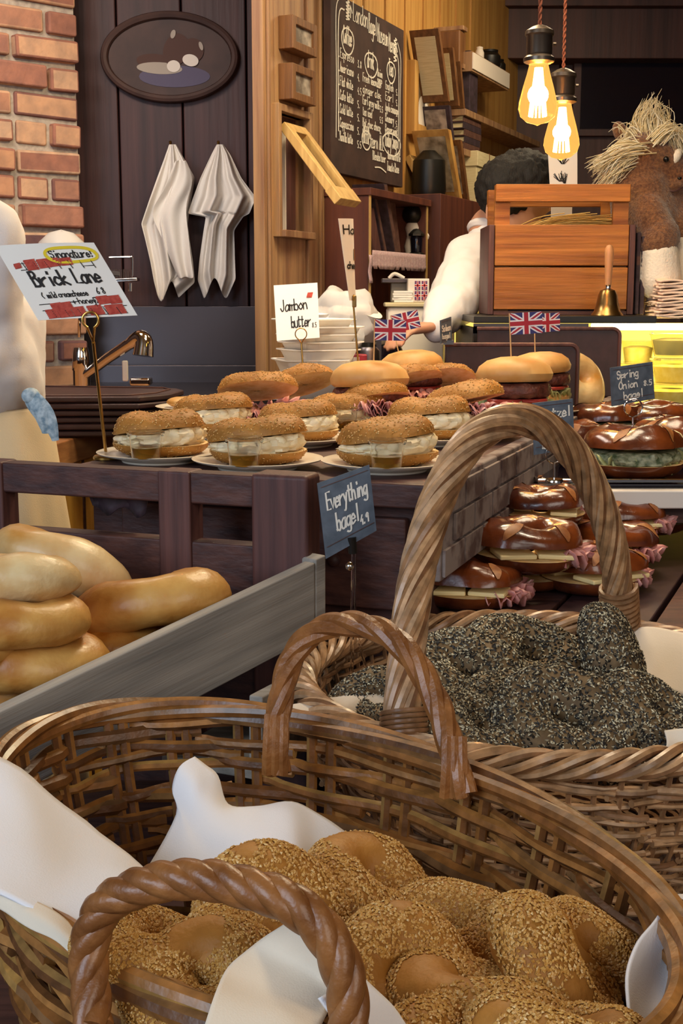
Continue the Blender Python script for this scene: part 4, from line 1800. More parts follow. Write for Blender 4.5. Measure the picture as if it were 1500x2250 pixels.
short = {'front left': 'nearest the paper sign', 'front middle': 'above the bread stand corner post', 'front right': 'above the slate everything sign', 'second row left': 'behind the leftmost honey cup',
         'second row middle': 'in the second row', 'second row right': 'beside the big basket handle', 'third row middle': 'in the third row'}
for (px, py, kd, var, tz, sc, co, wh) in ROW:
    c = atz(px, py, ZPL)
    put(plate, c, (0, 0, tz), 'white plate under the cream cheese bagel ' + short[wh], 'white plates on the counter', 1.0)
    put(creams[var], c + V((0, .006, .0065)), (0, 0, tz), 'sesame bagel filled with cream cheese ' + where[wh], GS, (sc, sc, sc * .83))
    if co:
        cc = atz(px + co[0], py + co[1], ZPL + .0065)
        cc = V((cc.x, c.y - .068, c.z + .0085))
        put(cup, cc, (0, 0, .3), 'lidded clear honey cup at the sandwich ' + where[wh], 'clear honey cups', 1.0)
HROW = [
    (570, 946, 0, -.2, (.12, 0, 0), .98, 'sesame ham bagel with its top propped open behind the leftmost cream cheese bagels'),
    (822, 946, 1, .3, (-.08, .03, 0), .95, 'ham bagel with cheese under the burger with the left flag'),
    (905, 920, 0, .6, (0, .1, 0), .98, 'ham bagel squeezed between the burgers and the big ham bagel'),
    (1020, 962, 1, .6, (-.06, .05, 0), 1.06, 'large ham bagel beside the apex of the big basket handle'),
    (975, 915, 0, .0, (-.1, 0, 0), .95, 'ham bagel half hidden behind the large ham bagel'),
]
for (px, py, var, tz, tl, sc, lab), pl_ in zip(HROW, ('propped open ham bagel', 'ham bagel before the left burgers', 'ham bagel squeezed between the burgers',
                                                    'large ham bagel by the basket handle', 'half hidden ham bagel at the divider')):
    c = atz(px, py, ZPL)
    put(plate, c, (0, 0, 0), 'white plate under the ' + pl_, 'white plates on the counter')
    put(hams[var], c + V((0, 0, .0065)), (tl[0], tl[1], tz), lab, GH, (sc, sc, sc * .86))
c = atz(676, 925, ZPL)
put(plate, c, (0, 0, 0), 'white plate under the small bagel with dark leaves', 'white plates on the counter')
put(green, c + V((0, 0, .0065)), (0, 0, .35), 'small sesame bagel with ham and dark leaves before the takeaway boxes', GH, .9)
c = atz(440, 905, ZPL)
put(plate, c, (0, 0, 0), 'empty-looking plate at the far left behind the cream cheese bagels', 'white plates on the counter')
t = thing('bagel', 'flat pale bagel half on the far left plate of the counter', 'bagel', c)
bg = Bagel(.036, .02, .5, 1.15, 1, 4)
m_ = bg.mesh()
m_.v = [p + c + V((0, 0, .018)) for p in m_.v]
m_.build('crust', m_plain2, t)


# burgers
def burger(seed, pick=True):
    t = thing('burger', 'x', 'burger')
    rs = random.Random(seed)
    off = V((seed, seed * 2, 0))

    def wob(a, z):
        return .04 * mnoise.noise(V((math.cos(a), math.sin(a), z * 20)) + off)
    MB().lathe([(0, 0), (.046, 0), (.053, .006), (.055, .013), (.052, .018), (0, .018)], n=36, wob=wob).build('bottom_bun', m_bun, t)
    ruffle(0, 0, .018, .056, seed, 8, .008).build('lettuce', m_lett, t, solid=.001)
    b = MB()
    for k in range(2):
        b.lathe([(0, 0), (.028, 0), (.03, .002), (.03, .004), (.028, .006), (0, .006)], (-.018 + .034 * k, -.02, .026), n=24)
    b.build('tomato_slices', m_tomato, t)
    p = blob_disc(.054, .022, seed, rag=.07)
    p.v = [q + V((0, 0, .033)) for q in p.v]
    p.build('patty', m_patty, t)
    b = MB()
    b.lathe([(0, .0), (.05, -.004), (.055, 0), (.057, .008), (.052, .02), (.04, .029), (.02, .034), (0, .035)], n=40, wob=wob, sx=1.04)
    b.v = [q + V((0, 0, .056)) for q in b.v]
    tilt(b, -.06, (1, 0, 0), (0, .05, .056))
    b.build('top_bun', m_bun, t)
    return t


def flagpick():
    t = thing('flag_pick', 'x', 'flag')
    MB().tube([V((0, 0, 0)), V((0, 0, .085))], .0011, 6).build('stick', m_stick, t)
    W_, H_ = .052, .034

    def P(u, v, o):
        return V((u * W_, -.0012 * math.sin(u * 5) - o, .085 - H_ + v * H_))

    b = MB()

    def band(pts, o, m):
        k = len(pts)
        b.hexa([P(u, v, o) for u, v in pts], [P(u, v, -o) for u, v in pts], m)
    for i in range(8):
        band([(i / 8, 0), ((i + 1) / 8, 0), ((i + 1) / 8, 1), (i / 8, 1)], .0002, 1)

    def segs(pa, pb, hw, o, m, asp=W_ / H_):
        n = 8
        d = V(((pb[0] - pa[0]) * asp, pb[1] - pa[1]))
        q = V((-d.y, d.x)).normalized() * hw
        for i in range(n):
            a = i / n
            c_ = (i + 1) / n
            A = (pa[0] + (pb[0] - pa[0]) * a, pa[1] + (pb[1] - pa[1]) * a)
            B = (pa[0] + (pb[0] - pa[0]) * c_, pa[1] + (pb[1] - pa[1]) * c_)
            f = lambda z: (min(1, max(0, z[0])), min(1, max(0, z[1])))
            band([f((A[0] + q.x / asp, A[1] + q.y)), f((A[0] - q.x / asp, A[1] - q.y)), f((B[0] - q.x / asp, B[1] - q.y)), f((B[0] + q.x / asp, B[1] + q.y))], o, m)
    segs((0, 0), (1, 1), .11, .0004, 2)
    segs((0, 1), (1, 0), .11, .0004, 2)
    segs((0, 0), (1, 1), .045, .0006, 0)
    segs((0, 1), (1, 0), .045, .0006, 0)
    segs((.5, 0), (.5, 1), .17, .0008, 2)
    segs((0, .5), (1, .5), .17, .00085, 2)
    segs((.5, 0), (.5, 1), .10, .0010, 0)
    segs((0, .5), (1, .5), .10, .00105, 0)
    b.build('flag', [m_flagr, m_flagb, m_flagw], t, smooth=False)
    return t


bur = [burger(21), burger(24)]
flg = flagpick()
for (px, pyt, Y, v, sc, fpx, frot, fs, lab, fl) in (
        (812, 796, 2.12, 0, 1.12, 820, (0, .02, .05), 1.0, 'pale bunned burger at the front of the left pair', 'small union flag on the front burger of the left pair'),
        (905, 772, 2.36, 1, 1.05, 878, (0, -.22, -.1), .95, 'burger with tomato behind the left pair front bun', 'small tilted union flag on the rear burger of the left pair'),
        (1130, 787, 2.18, 0, 1.12, 1122, (0, -.06, .0), 1.06, 'thick burger before the nearer dark divider', 'union flag standing in the thick burger before the divider'),
        (1188, 776, 2.38, 1, 1.0, 1174, (0, -.05, .3), 1.0, 'burger tucked behind the thick burger by the divider', 'union flag half hidden behind another flag at the divider')):
    zt_ = at(px, pyt, Y).z
    zb_ = zt_ - .091 * sc
    X_ = at(px, pyt, Y).x
    zb_ = max(zb_, ZT + .008)
    put(plate, V((X_, Y, ZT + .0018)), (0, 0, 0), 'white plate under the ' + lab, 'white plates on the counter')
    put(bur[v], V((X_, Y, zb_)), (0, 0, .2 + v), lab, 'burgers on the counter', sc)
    fx_ = at(fpx, pyt, Y).x
    put(flg, V((fx_, Y - .01, zb_ + .078 * sc)), frot, fl, 'union flag picks in the burgers', fs)
# pale bagel behind the nearer divider
c = at(1286, 845, 2.60)
t = thing('bagel', 'smooth pale bagel standing behind the nearer dark divider', 'bagel', c)
bg = Bagel(.03, .03, 1.1, 1, 1, 6, .08)
m_ = bg.mesh()
m_.xf(Matrix.Translation(c + V((-.02, .02, 0))) @ Euler((1.1, .2, .5)).to_matrix().to_4x4() @ Matrix.Scale(1.15, 4))
m_.build('crust', m_plain2, t)


# ------------------------------------------------------------------ pretzel sandwiches
def pretzel(kind, seed):
    t = thing('pretzel_sandwich', 'x', 'sandwich')
    rs = random.Random(seed)
    lo = Bagel(.038, .026, .72, 1.08, 1, seed, .12, squash=1)
    hi = Bagel(.038, .026, .95, 1.08, 1, seed + 5, .26, .14, squash=1)
    z1 = .019
    b = lo.half(False)
    b.v = [p + V((0, 0, z1)) for p in b.v]
    b.build('bottom_half', [m_pretz, m_crumb], t)
    h = .009
    if kind == 'butter':
        for k, (x, y, a) in enumerate(((-.024, -.036, .1), (.028, -.034, -.15), (0, .03, .05))):
            MB().box((x, y, z1 + .004), (.046, .038, .006), Euler((.03, 0, a)).to_matrix()).build('butter_slab', m_butter, t, bevel=.002)
        ruffle(.02, 0, z1, .06, seed, 3, .008, -1.0, .5).build('ham_slices', m_ham, t, solid=.0012)
    else:
        h = .017
        f = blob_disc(.060, h, seed, rag=.14)
        f.v = [p + V((0, 0, z1 - .001)) for p in f.v]
        f.build('spring_onion_filling', m_green, t)
        ruffle(0, 0, z1, .064, seed, 8, .012).build('onion_leaves', m_lett, t, solid=.001)
    th = hi.half(True)
    th.v = [p + V((0, 0, z1 + h)) for p in th.v]
    tilt(th, -.05, (1, 0, 0), (0, .05, z1))
    th = th.build('top_half', [m_pretz, m_crumb], t)
    # pale scores across the crust
    for u0 in (-2.2, -1.0, .6, 2.0):
        b = MB()
        G = []
        for j in range(9):
            v_ = .35 + 1.5 * j / 8
            wd_ = .13 * math.sin(math.pi * (j + .4) / 8.8)
            row = []
            for i in range(4):
                u = u0 + (i / 3 - .5) * wd_ * 2 + .25 * (j / 8)
                p = hi.p(u, v_) + hi.nrm(u, v_) * -.0 + V((0, 0, z1 + h))
                row.append(p * 1.0 + (p - V((math.cos(u) * .041, math.sin(u) * .038, z1 + h))).normalized() * .0008)
            G.append(row)
        b.grid(G)
        tilt(b, -.05, (1, 0, 0), (0, .05, z1))
        b.build('score_cut', m_pcut, th)
    return t


pz = [pretzel('butter', 31), pretzel('butter', 34)]
pg = [pretzel('greens', 37), pretzel('greens', 41)]
GP = 'butter pretzel sandwiches on the slatted table'
for (px, pyb, Y, v, sc, rt, lab) in (
        (1030, 1330, 1.640, 0, 1.05, (0, 0, -.2), 'butter pretzel sandwich at the front, cut by the handle of the large basket'),
        (990, 1240, 1.76, 1, 1.0, (0, 0, .9), 'butter pretzel sandwich half hidden behind the front one, at the counter side'),
        (1148, 1240, 1.69, 1, 1.12, (.06, .04, .15), 'butter pretzel sandwich with pale scores, on top of the pile'),
        (1300, 1292, 1.72, 0, 1.06, (0, 0, .5), 'butter pretzel sandwich behind the right leg of the basket handle'),
        (1185, 1150, 1.83, 0, 1.0, (.02, 0, 1.3), 'butter pretzel sandwich right behind the topmost one'),
        (1225, 1125, 2.00, 1, 1.06, (0, 0, -.5), 'butter pretzel sandwich at the back under the glass tray'),
        (1360, 1175, 1.92, 1, 1.0, (0, 0, .2), 'butter pretzel sandwich at the right end under the raised shelf'),
        (1345, 1230, 1.84, 0, 1.0, (0, 0, -.9), 'butter pretzel sandwich between the handle leg and the right end'),
        (1425, 1165, 2.05, 0, 1.0, (0, 0, .6), 'butter pretzel sandwich farthest right in the shade of the shelf'),
        (1150, 1285, 1.74, 0, .98, (0, 0, 2), 'butter pretzel sandwich underneath the topmost one')):
    p = at(px, pyb, Y)
    put(pz[v], V((p.x, Y, max(p.z, ZQ + .001))), rt, lab, GP, sc)
for (px, py, v, sc, rz, dz, lab) in (
        (1385, 1046, 0, 1.2, .1, 0, 'glossy pretzel with green filling at the front of the glass tray'),
        (1250, 1010, 1, 1.0, .6, 0, 'pretzel with green filling at the left end of the glass tray'),
        (1340, 985, 1, 1.1, .9, .012, 'pretzel with green filling under the slate spring onion sign'),
        (1480, 1015, 0, 1.15, -.4, 0, 'pretzel with green filling at the right edge of the glass tray'),
        (1450, 985, 1, 1.1, 1.5, .012, 'pretzel with green filling at the back of the glass tray')):
    p = atz(px, py, ZS2 + .008)
    put(pg[v], V((p.x, p.y, ZS2 + .009 + dz)), (0, 0, rz), lab, 'green filled pretzels on the glass tray', sc)


# ------------------------------------------------------------------ plain bagels in the grey tray
def plainbagel(seed, m, R=.034, r=.032, sx=1.3, sy=.85):
    t = thing('plain_bagel', 'x', 'bagel')
    bg = Bagel(R, r, 1.0, sx, sy, seed, .10, .10)
    bg.mesh(56, 24).build('crust', m, t)
    return t


pb = [plainbagel(51, m_plain), plainbagel(54, m_plain2), plainbagel(57, m_plain, .036, .031, 1.15, .95)]
for (px, py, Y, v, sc, rt, lab) in (
        (138, 1246, 1.42, 1, 1.0, (-.35, .42, .1), 'pale bagel leaning against the bread stand back board'),
        (330, 1335, 1.34, 0, 1.02, (-.25, -.2, -.1), 'golden twisted bagel lying along the grey side board'),
        (25, 1278, 1.24, 1, .82, (-.2, .0, .2), 'white ended bagel on top of the left pile in the grey tray'),
        (45, 1372, 1.22, 2, .88, (-.1, .04, .3), 'brown topped bagel in the middle of the left pile'),
        (80, 1462, 1.24, 2, .96, (-.1, .06, .1), 'golden bagel under the left pile in the grey tray'),
        (262, 1420, 1.33, 2, .7, (.0, 0, .8), 'bagel half hidden under the twisted one by the side board'),
        (40, 1510, 1.27, 0, 1.05, (-.1, -.3, .3), 'deep brown bagel lowest at the front of the grey tray'),
        (-90, 1400, 1.2, 0, .95, (.2, .1, .8), 'bagel at the left end of the pile, cut by the picture edge')):
    put(pb[v], at(px, py, Y), rt, lab, 'plain bagels in the grey tray', sc)
# ------------------------------------------------------------------ wicker work
def basket_weave(ctr, ax, a, b, zr, hgt, taper, nst, rod, lev, seed, amp, mats, root, arcs=5, diag=0):
    """stakes and horizontal rods of an oval basket; ax = direction of the long axis"""
    rs = random.Random(seed)
    ax = V(ax).normalized()
    ay = V((-ax.y, ax.x, 0))

    def P(phi, t, off=0):
        k = 1 - taper * max(t, 0) ** 1.3
        x, y = (a * k + off) * math.cos(phi), (b * k + off) * math.sin(phi)
        return V((ctr[0], ctr[1], 0)) + ax * x + ay * y + V((0, 0, zr - hgt * t))
    w_ = MB()
    for l in range(lev):
        t = (l + .7) / (lev + .4)
        ph0 = rs.uniform(0, 6.28)
        for k in range(arcs):
            f0 = ph0 + 2 * math.pi * k / arcs
            f1 = f0 + 2 * math.pi / arcs * rs.uniform(1.02, 1.14)
            n = int(150 / arcs)
            pts, rr = [], []
            dz = rs.uniform(-.35, .35) * hgt / lev
            r0 = rod * rs.uniform(.75, 1.15)
            for i in range(n + 1):
                u = i / n
                phi = f0 + (f1 - f0) * u
                s_ = math.sin(phi * nst / 2 + math.pi * l)
                e = amp * s_ + (.004 if u > .93 or u < .04 else 0)
                pts.append(P(phi, t + dz / hgt + diag * (u - .5) + .01 * math.sin(phi * 5 + l), e))
                rr.append(r0 * (1 - .2 * u))
            w_.tube(pts, rr, 7)
    w_.build('weave', mats[0], root)
    for k in range(nst):
        phi = 2 * math.pi * (k + .5) / nst
        st = MB()
        for o in (-.011, .011):
            pts = [P(phi + o / a, tt, .002 * math.sin(3 * tt + k)) for tt in (0.02, .25, .5, .75, 1.0)]
            st.tube(cat(pts, 4), rod * .72, 6)
        st.build('stake', mats[0], root)
    # base
    bs = MB()
    for k in range(18):
        q = 1 - k / 18
        bs.tube([P(i * math.pi / 20, 1.0) * 1.0 + (V((ctr[0], ctr[1], zr - hgt)) - P(i * math.pi / 20, 1.0)) * (1 - q) + V((0, 0, .002 * math.sin(i * 2 + k * math.pi))) for i in range(40)], rod * .8, 5, True)
    bs.build('woven_base', mats[0], root)
    return P


def rim_rope(P, root, rod, n, turns, rad, mat_, zoff=.0, name='rim', off=.0, per=8):
    """border of rods that wind round the rim"""
    b = MB()
    for s in range(n):
        pts = []
        for i in range(240):
            phi = 2 * math.pi * i / 240
            q = phi * turns + 2 * math.pi * s / n
            p = P(phi, 0, off + rad * math.cos(q))
            pts.append(p + V((0, 0, zoff + rad * .9 * math.sin(q))))
        b.tube(pts, rod, per, True)
    b.build(name, mat_, root)


def rope(path, n, ro, rs_, twist, name, mat_, root, seg=8, sub=10, taper=None, phase=0):
    Q = cat(path, sub)
    T, N, B = frames(Q)
    L = [0]
    for i in range(1, len(Q)):
        L.append(L[-1] + (Q[i] - Q[i - 1]).length)
    b = MB()
    for s in range(n):
        pts, rr = [], []
        for i in range(len(Q)):
            q = phase + 2 * math.pi * s / n + twist * L[i]
            k = 1 if taper is None else taper(L[i] / L[-1])
            pts.append(Q[i] + (N[i] * math.cos(q) + B[i] * math.sin(q)) * ro * k)
            rr.append(rs_ * k)
        b.tube(pts, rr, seg)
    return b.build(name, mat_, root)


# ---- front oval basket
BZ = .94
BC = (-.040, .822)
BAX = V((.593, -.805, 0))
fb = thing('wicker_basket', 'large oval honey brown wicker basket with two rope handles, holding sesame bagels', 'basket', (BC[0], BC[1], BZ - .19))
PB = basket_weave(BC, BAX, .312, .181, BZ - .004, .17, .20, 22, .0064, 15, 5, .0048, [m_wick], fb, 6, .06)
rim_rope(PB, fb, .0058, 4, 3, .0066, m_wick)
H1 = [at(612, 1700, 1.0), at(606, 1640, 1.005), at(612, 1560, 1.01), at(640, 1450, 1.02), at(690, 1390, 1.02), at(760, 1370, 1.01), at(840, 1388, .99), at(905, 1445, .97),
      at(958, 1540, .95), at(985, 1620, .93), at(1005, 1700, .915), at(1022, 1745, .91)]
rope(H1, 4, .0048, .0062, 55, 'handle', m_hand1, fb)
h2 = [at(205, 2262, .60), at(200, 2190, .612), at(196, 2080, .622), at(232, 1990, .62), at(320, 1945, .61), at(430, 1932, .60), at(540, 1950, .59), at(640, 1985, .58), at(712, 2050, .575),
      at(752, 2130, .57), at(765, 2210, .567), at(762, 2290, .563)]
rope(h2, 4, .0046, .0062, 95, 'handle', m_hand1, fb, 10, 12)
# handle ends wrapped into the wall
for (px, py, Y, w0) in ((610, 1640, 1.0, .014), (1000, 1690, .918, .014)):
    b = MB()
    for k in range(3):
        p0 = at(px - 18 + k * 16, py - 70, Y + .004)
        p1 = at(px - 24 + k * 18, py + 60, Y - .006)
        b.tube(cat([p0, (p0 + p1) / 2 + V((0, -.006, 0)), p1], 4), .0046, 6)
    b.build('handle_binding', m_hand1, fb)

# ---- rear round basket with the arched handle
RC = (.205, 1.275)
RZ = .915
rb = thing('wicker_basket', 'round paler wicker basket with one tall arched handle, holding dark seeded bagels', 'basket', (RC[0], RC[1], RZ - .15))
PR = basket_weave(RC, (1, 0, 0), .245, .245, RZ - .008, .16, .18, 34, .0036, 24, 9, .0045, [m_wickp], rb, 9, .10)
rim_rope(PR, rb, .0048, 5, 12, .0105, m_wickp, .0)
AP = [at(880, 1640, 1.09), at(884, 1560, 1.10), at(892, 1460, 1.12), at(908, 1310, 1.155), at(930, 1200, 1.18), at(968, 1080, 1.21), at(1030, 975, 1.245), at(1110, 925, 1.28), at(1190, 935, 1.32),
      at(1262, 1000, 1.355), at(1315, 1100, 1.39), at(1345, 1200, 1.42), at(1358, 1300, 1.45), at(1364, 1385, 1.47), at(1366, 1420, 1.475)]
rope(AP, 9, .0125, .0052, 26, 'arched_handle', m_wickp, rb, 8, 8)
rope(AP, 1, 0, .0105, 0, 'handle_core', m_hand1, rb, 8, 6)


def wrap(c0, c1, r, n, name):
    b = MB()
    ax = (c1 - c0)
    L = ax.length
    ax.normalize()
    u = V((1, 0, 0))
    u = (u - ax * u.dot(ax)).normalized()
    v = ax.cross(u)
    pts = []
    for i in range(n * 16 + 1):
        q = 2 * math.pi * i / 16
        pts.append(c0 + ax * (L * i / (n * 16)) + (u * math.cos(q) + v * math.sin(q)) * r)
    b.tube(pts, L / n * .48, 6)
    b.build(name, m_wickp, rb)


wrap(at(890, 1628, 1.09), at(886, 1560, 1.10), .0205, 6, 'handle_binding')
wrap(at(1364, 1388, 1.47), at(1358, 1290, 1.45), .0205, 9, 'handle_binding')

# ------------------------------------------------------------------ sesame bagels in the front basket
def sesbagel(seed, R=.030, r=.0235, sx=1.0, sy=1.0, bare=.38):
    t = thing('sesame_bagel', 'x', 'bagel')
    rs = random.Random(seed)
    bg = Bagel(R, r, 1.0, sx, sy, seed, .13, .10)
    c = bg.mesh(56, 24).build('crust', m_ses, t)
    off = V((seed * 1.7, 3, seed))
    bg.seeds(11000, .0018, .00118, rs, -.75, math.pi + .75, lambda p: mnoise.noise(p * 26 + off) > bare).build('sesame_seeds', m_seed, c, kind='stuff')
    return t


sb = [sesbagel(61), sesbagel(64, .029, .0245, 1.1, .95, .45), sesbagel(67, .028, .0225, 1.2, .92, .33)]
for (px, py, Y, v, sc, rt, lab) in (
        (600, 2050, .735, 0, 1.06, (.75, .25, .5), 'large bright sesame bagel arching behind the front basket handle'),
        (805, 1970, .81, 1, 1.02, (.5, .2, 1.1), 'sesame bagel at the back of the basket against the white cloth'),
        (985, 2065, .765, 2, .92, (.35, -.1, -.5), 'sesame bagel with a bare patch, in the middle of the back row'),
        (1215, 2150, .70, 1, 1.02, (.55, .9, .6), 'long sesame bagel standing on edge right of centre'),
        (1310, 2115, .755, 2, .95, (.4, .8, 1.2), 'sesame bagel behind the long one at the right'),
        (885, 2175, .685, 0, .95, (.6, .5, .1), 'pale seeded bagel standing in the middle front'),
        (810, 2110, .75, 2, 1.0, (.2, .2, 0), 'dark brown sesame bagel under the middle of the heap'),
        (325, 2090, .672, 2, .80, (.2, .3, 1.0), 'sesame bagel seen through the left of the front handle'),
        (445, 2160, .645, 1, .76, (.5, -.1, .4), 'sesame bagel seen lowest through the front handle'),
        (560, 2095, .68, 0, .85, (.2, .0, 2.0), 'sesame bagel seen through the front handle beside the cloth corner'),
        (1040, 2225, .66, 1, 1.0, (.3, .2, 2.2), 'sesame bagel at the bottom of the heap in the centre'),
        (1030, 2345, .60, 2, 1.0, (.1, .1, .7), 'sesame bagel cut by the lower picture edge'),
        (1230, 2310, .60, 0, .95, (.2, .4, 1.7), 'sesame bagel under the long one near the right cloth')):
    put(sb[v], at(px, py, Y), rt, lab, 'sesame bagels in the front basket', sc)


def evbagel(seed, R=.034, r=.030, sx=1.0, sy=1.0):
    t = thing('everything_bagel', 'x', 'bagel')
    rs = random.Random(seed)
    bg = Bagel(R, r, 1.0, sx, sy, seed, .12, .10)
    c = bg.mesh(56, 24).build('crust', m_evb, t)
    bg.seeds(7600, .0026, .0014, rs, -1.2, math.pi + 1.2).build('mixed_seeds', m_evs, c, kind='stuff')
    return t


eb = [evbagel(71), evbagel(74, .036, .029, 1.15, .95)]
for (px, py, Y, v, sc, rt, lab) in (
        (1150, 1462, 1.36, 0, 1.15, (.45, .1, .3), 'dark seeded bagel at the top back of the arched handle basket'),
        (1345, 1470, 1.28, 1, 1.0, (.4, 1.15, .2), 'dark seeded bagel standing on edge at the right of the round basket'),
        (1240, 1600, 1.13, 1, 1.0, (.55, .25, -.3), 'dark seeded bagel in front at the centre of the round basket'),
        (1010, 1500, 1.27, 0, 1.1, (.35, -.3, 1), 'dark seeded bagel behind the rope handle of the front basket'),
        (845, 1560, 1.22, 1, .85, (.3, -.2, .5), 'dark seeded bagel left of the arched handle foot'),
        (1040, 1620, 1.12, 1, .9, (.3, -.2, 1.6), 'dark seeded bagel low at the front left of the round basket'),
        (1430, 1590, 1.16, 0, .95, (.3, .5, 0), 'dark seeded bagel at the right edge of the picture'),
        (1150, 1560, 1.22, 0, 1.0, (.1, 0, 0), 'dark seeded bagel under the others in the round basket')):
    put(eb[v], at(px, py, Y), rt, lab, 'dark seeded bagels in the round basket', sc)


# ------------------------------------------------------------------ cloths lining the baskets
def patch(mb, rows, sub=5):
    """smooth sheet through a grid of photo points with their own distances"""
    G = [[at(*q) for q in r] for r in rows]
    R1 = [cat(r, sub) for r in G]
    cols = [cat([r[j] for r in R1], sub) for j in range(len(R1[0]))]
    rnd2 = [[cols[j][i] for j in range(len(cols))] for i in range(len(cols[0]))]
    for r_ in rnd2:
        for k, p in enumerate(r_):
            r_[k] = p + V((0, 1, .6)) * (.0075 * mnoise.noise(V((p.x * 16, p.y * 7, p.z * 7))) + .002 * mnoise.noise(p * 34))
    mb.grid(rnd2)
    return rnd2


def edge_seam(mb, row, off=.0):
    mb.tube(row, .0009, 5)


lc1 = thing('basket_cloth', 'white hemmed cotton cloth lining the front wicker basket', 'cloth', (BC[0], BC[1], BZ - .1))
b = MB()
g = patch(b, [[(-160, 1560, .90), (-60, 1620, .885), (70, 1715, .86), (190, 1805, .83), (330, 1925, .78)],
              [(-170, 1700, .86), (-60, 1745, .835), (60, 1800, .80), (170, 1880, .775), (318, 1940, .74)],
              [(-170, 1850, .78), (-60, 1870, .755), (50, 1920, .73), (150, 1965, .715), (260, 1985, .70)],
              [(-160, 1960, .72), (-60, 1965, .705), (40, 1985, .695), (120, 2020, .685), (220, 2060, .675)]])
b.build('left_corner', m_linen, lc1, solid=.0018)
s_ = MB()
s_.tube(cat([at(-60, 1640, .876), at(70, 1742, .846), at(185, 1835, .812), at(300, 1930, .766)], 6), .0007, 5)
s_.build('stitched_hem', m_check, lc1)
b = MB()
patch(b, [[(428, 1658, .945), (452, 1676, .94), (478, 1700, .935), (500, 1765, .925), (560, 1780, .92), (640, 1773, .92), (700, 1800, .91), (760, 1840, .90)],
          [(395, 1682, .93), (425, 1716, .915), (452, 1755, .905), (500, 1790, .895), (570, 1792, .895), (640, 1798, .89), (690, 1850, .88), (735, 1880, .87)],
          [(380, 1730, .92), (405, 1780, .90), (440, 1810, .885), (500, 1830, .87), (570, 1835, .865), (640, 1850, .86), (680, 1900, .85), (710, 1930, .84)],
          [(388, 1790, .90), (410, 1840, .875), (450, 1870, .86), (505, 1890, .845), (570, 1900, .835), (640, 1920, .83), (680, 1960, .82), (700, 1990, .81)],
          [(320, 1915, .86), (380, 1940, .84), (450, 1960, .82), (505, 1975, .81), (570, 1985, .80), (640, 2000, .795), (680, 2020, .79), (700, 2040, .785)]])
b.build('back_corner', m_linen, lc1, solid=.0018)
b = MB()
patch(b, [[(632, 2025, .612), (655, 2050, .605), (690, 2090, .598), (715, 2130, .592)],
          [(560, 2080, .625), (610, 2110, .612), (670, 2140, .602), (725, 2180, .594)],
          [(500, 2135, .606), (560, 2165, .594), (640, 2195, .586), (720, 2230, .580)],
          [(470, 2200, .572), (540, 2230, .566), (630, 2255, .562), (700, 2290, .560)],
          [(440, 2290, .550), (520, 2310, .546), (620, 2330, .544), (720, 2350, .542)]])
b.build('front_corner', m_linen2, lc1, solid=.0018)
b = MB()
patch(b, [[(785, 2150, .60), (825, 2190, .595), (865, 2230, .59), (900, 2280, .585)],
          [(745, 2175, .588), (780, 2220, .582), (830, 2270, .578), (870, 2320, .574)],
          [(700, 2200, .575), (740, 2260, .57), (790, 2310, .566), (840, 2360, .562)]])
b.build('front_fold', m_linen, lc1, solid=.0018)
b = MB()
patch(b, [[(1475, 1978, .72), (1500, 1975, .725), (1560, 1990, .72), (1640, 2030, .70)],
          [(1440, 2020, .70), (1475, 2040, .70), (1530, 2060, .70), (1620, 2100, .68)],
          [(1395, 2085, .675), (1430, 2110, .68), (1490, 2130, .685), (1600, 2160, .66)],
          [(1378, 2160, .65), (1405, 2190, .655), (1460, 2210, .66), (1580, 2240, .64)],
          [(1385, 2260, .62), (1405, 2280, .625), (1450, 2290, .63), (1560, 2320, .615)]])
b.build('right_corner', m_linen, lc1, solid=.0018)
b = MB()
patch(b, [[(-80, 1950, .735), (0, 1958, .722), (80, 1982, .70), (140, 2015, .685), (180, 2058, .668)],
          [(-80, 1962, .722), (0, 1975, .706), (70, 2005, .688), (125, 2035, .672), (172, 2075, .658)],
          [(-80, 2000, .72), (0, 2010, .70), (70, 2040, .68), (125, 2065, .665), (165, 2095, .655)]])
b.build('rim_fold', m_linen2, lc1, solid=.0018)

lc2 = thing('basket_cloth', 'cream cotton cloth lining the round basket of dark bagels', 'cloth', (RC[0], RC[1], RZ - .1))
b = MB()
patch(b, [[(640, 1552, 1.185), (700, 1535, 1.20), (760, 1525, 1.21), (800, 1495, 1.24), (880, 1448, 1.28), (960, 1405, 1.34), (1050, 1368, 1.40), (1090, 1370, 1.42)],
          [(650, 1575, 1.16), (700, 1560, 1.17), (758, 1558, 1.18), (810, 1520, 1.22), (885, 1475, 1.26), (960, 1440, 1.31), (1045, 1400, 1.37), (1100, 1390, 1.40)],
          [(690, 1620, 1.14), (730, 1610, 1.155), (775, 1600, 1.17), (830, 1570, 1.20), (900, 1530, 1.24), (970, 1490, 1.29), (1050, 1450, 1.35), (1110, 1430, 1.38)]])
b.build('left_side', m_linen2, lc2, solid=.0018)
b = MB()
patch(b, [[(1370, 1400, 1.45), (1410, 1382, 1.45), (1480, 1382, 1.43), (1560, 1400, 1.40), (1640, 1440, 1.36)],
          [(1385, 1430, 1.42), (1425, 1420, 1.42), (1490, 1430, 1.40), (1560, 1450, 1.37), (1630, 1490, 1.33)],
          [(1400, 1500, 1.38), (1440, 1510, 1.37), (1500, 1530, 1.35), (1560, 1550, 1.32), (1620, 1580, 1.28)]])
b.build('right_side', m_linen2, lc2, solid=.0018)
b = MB()
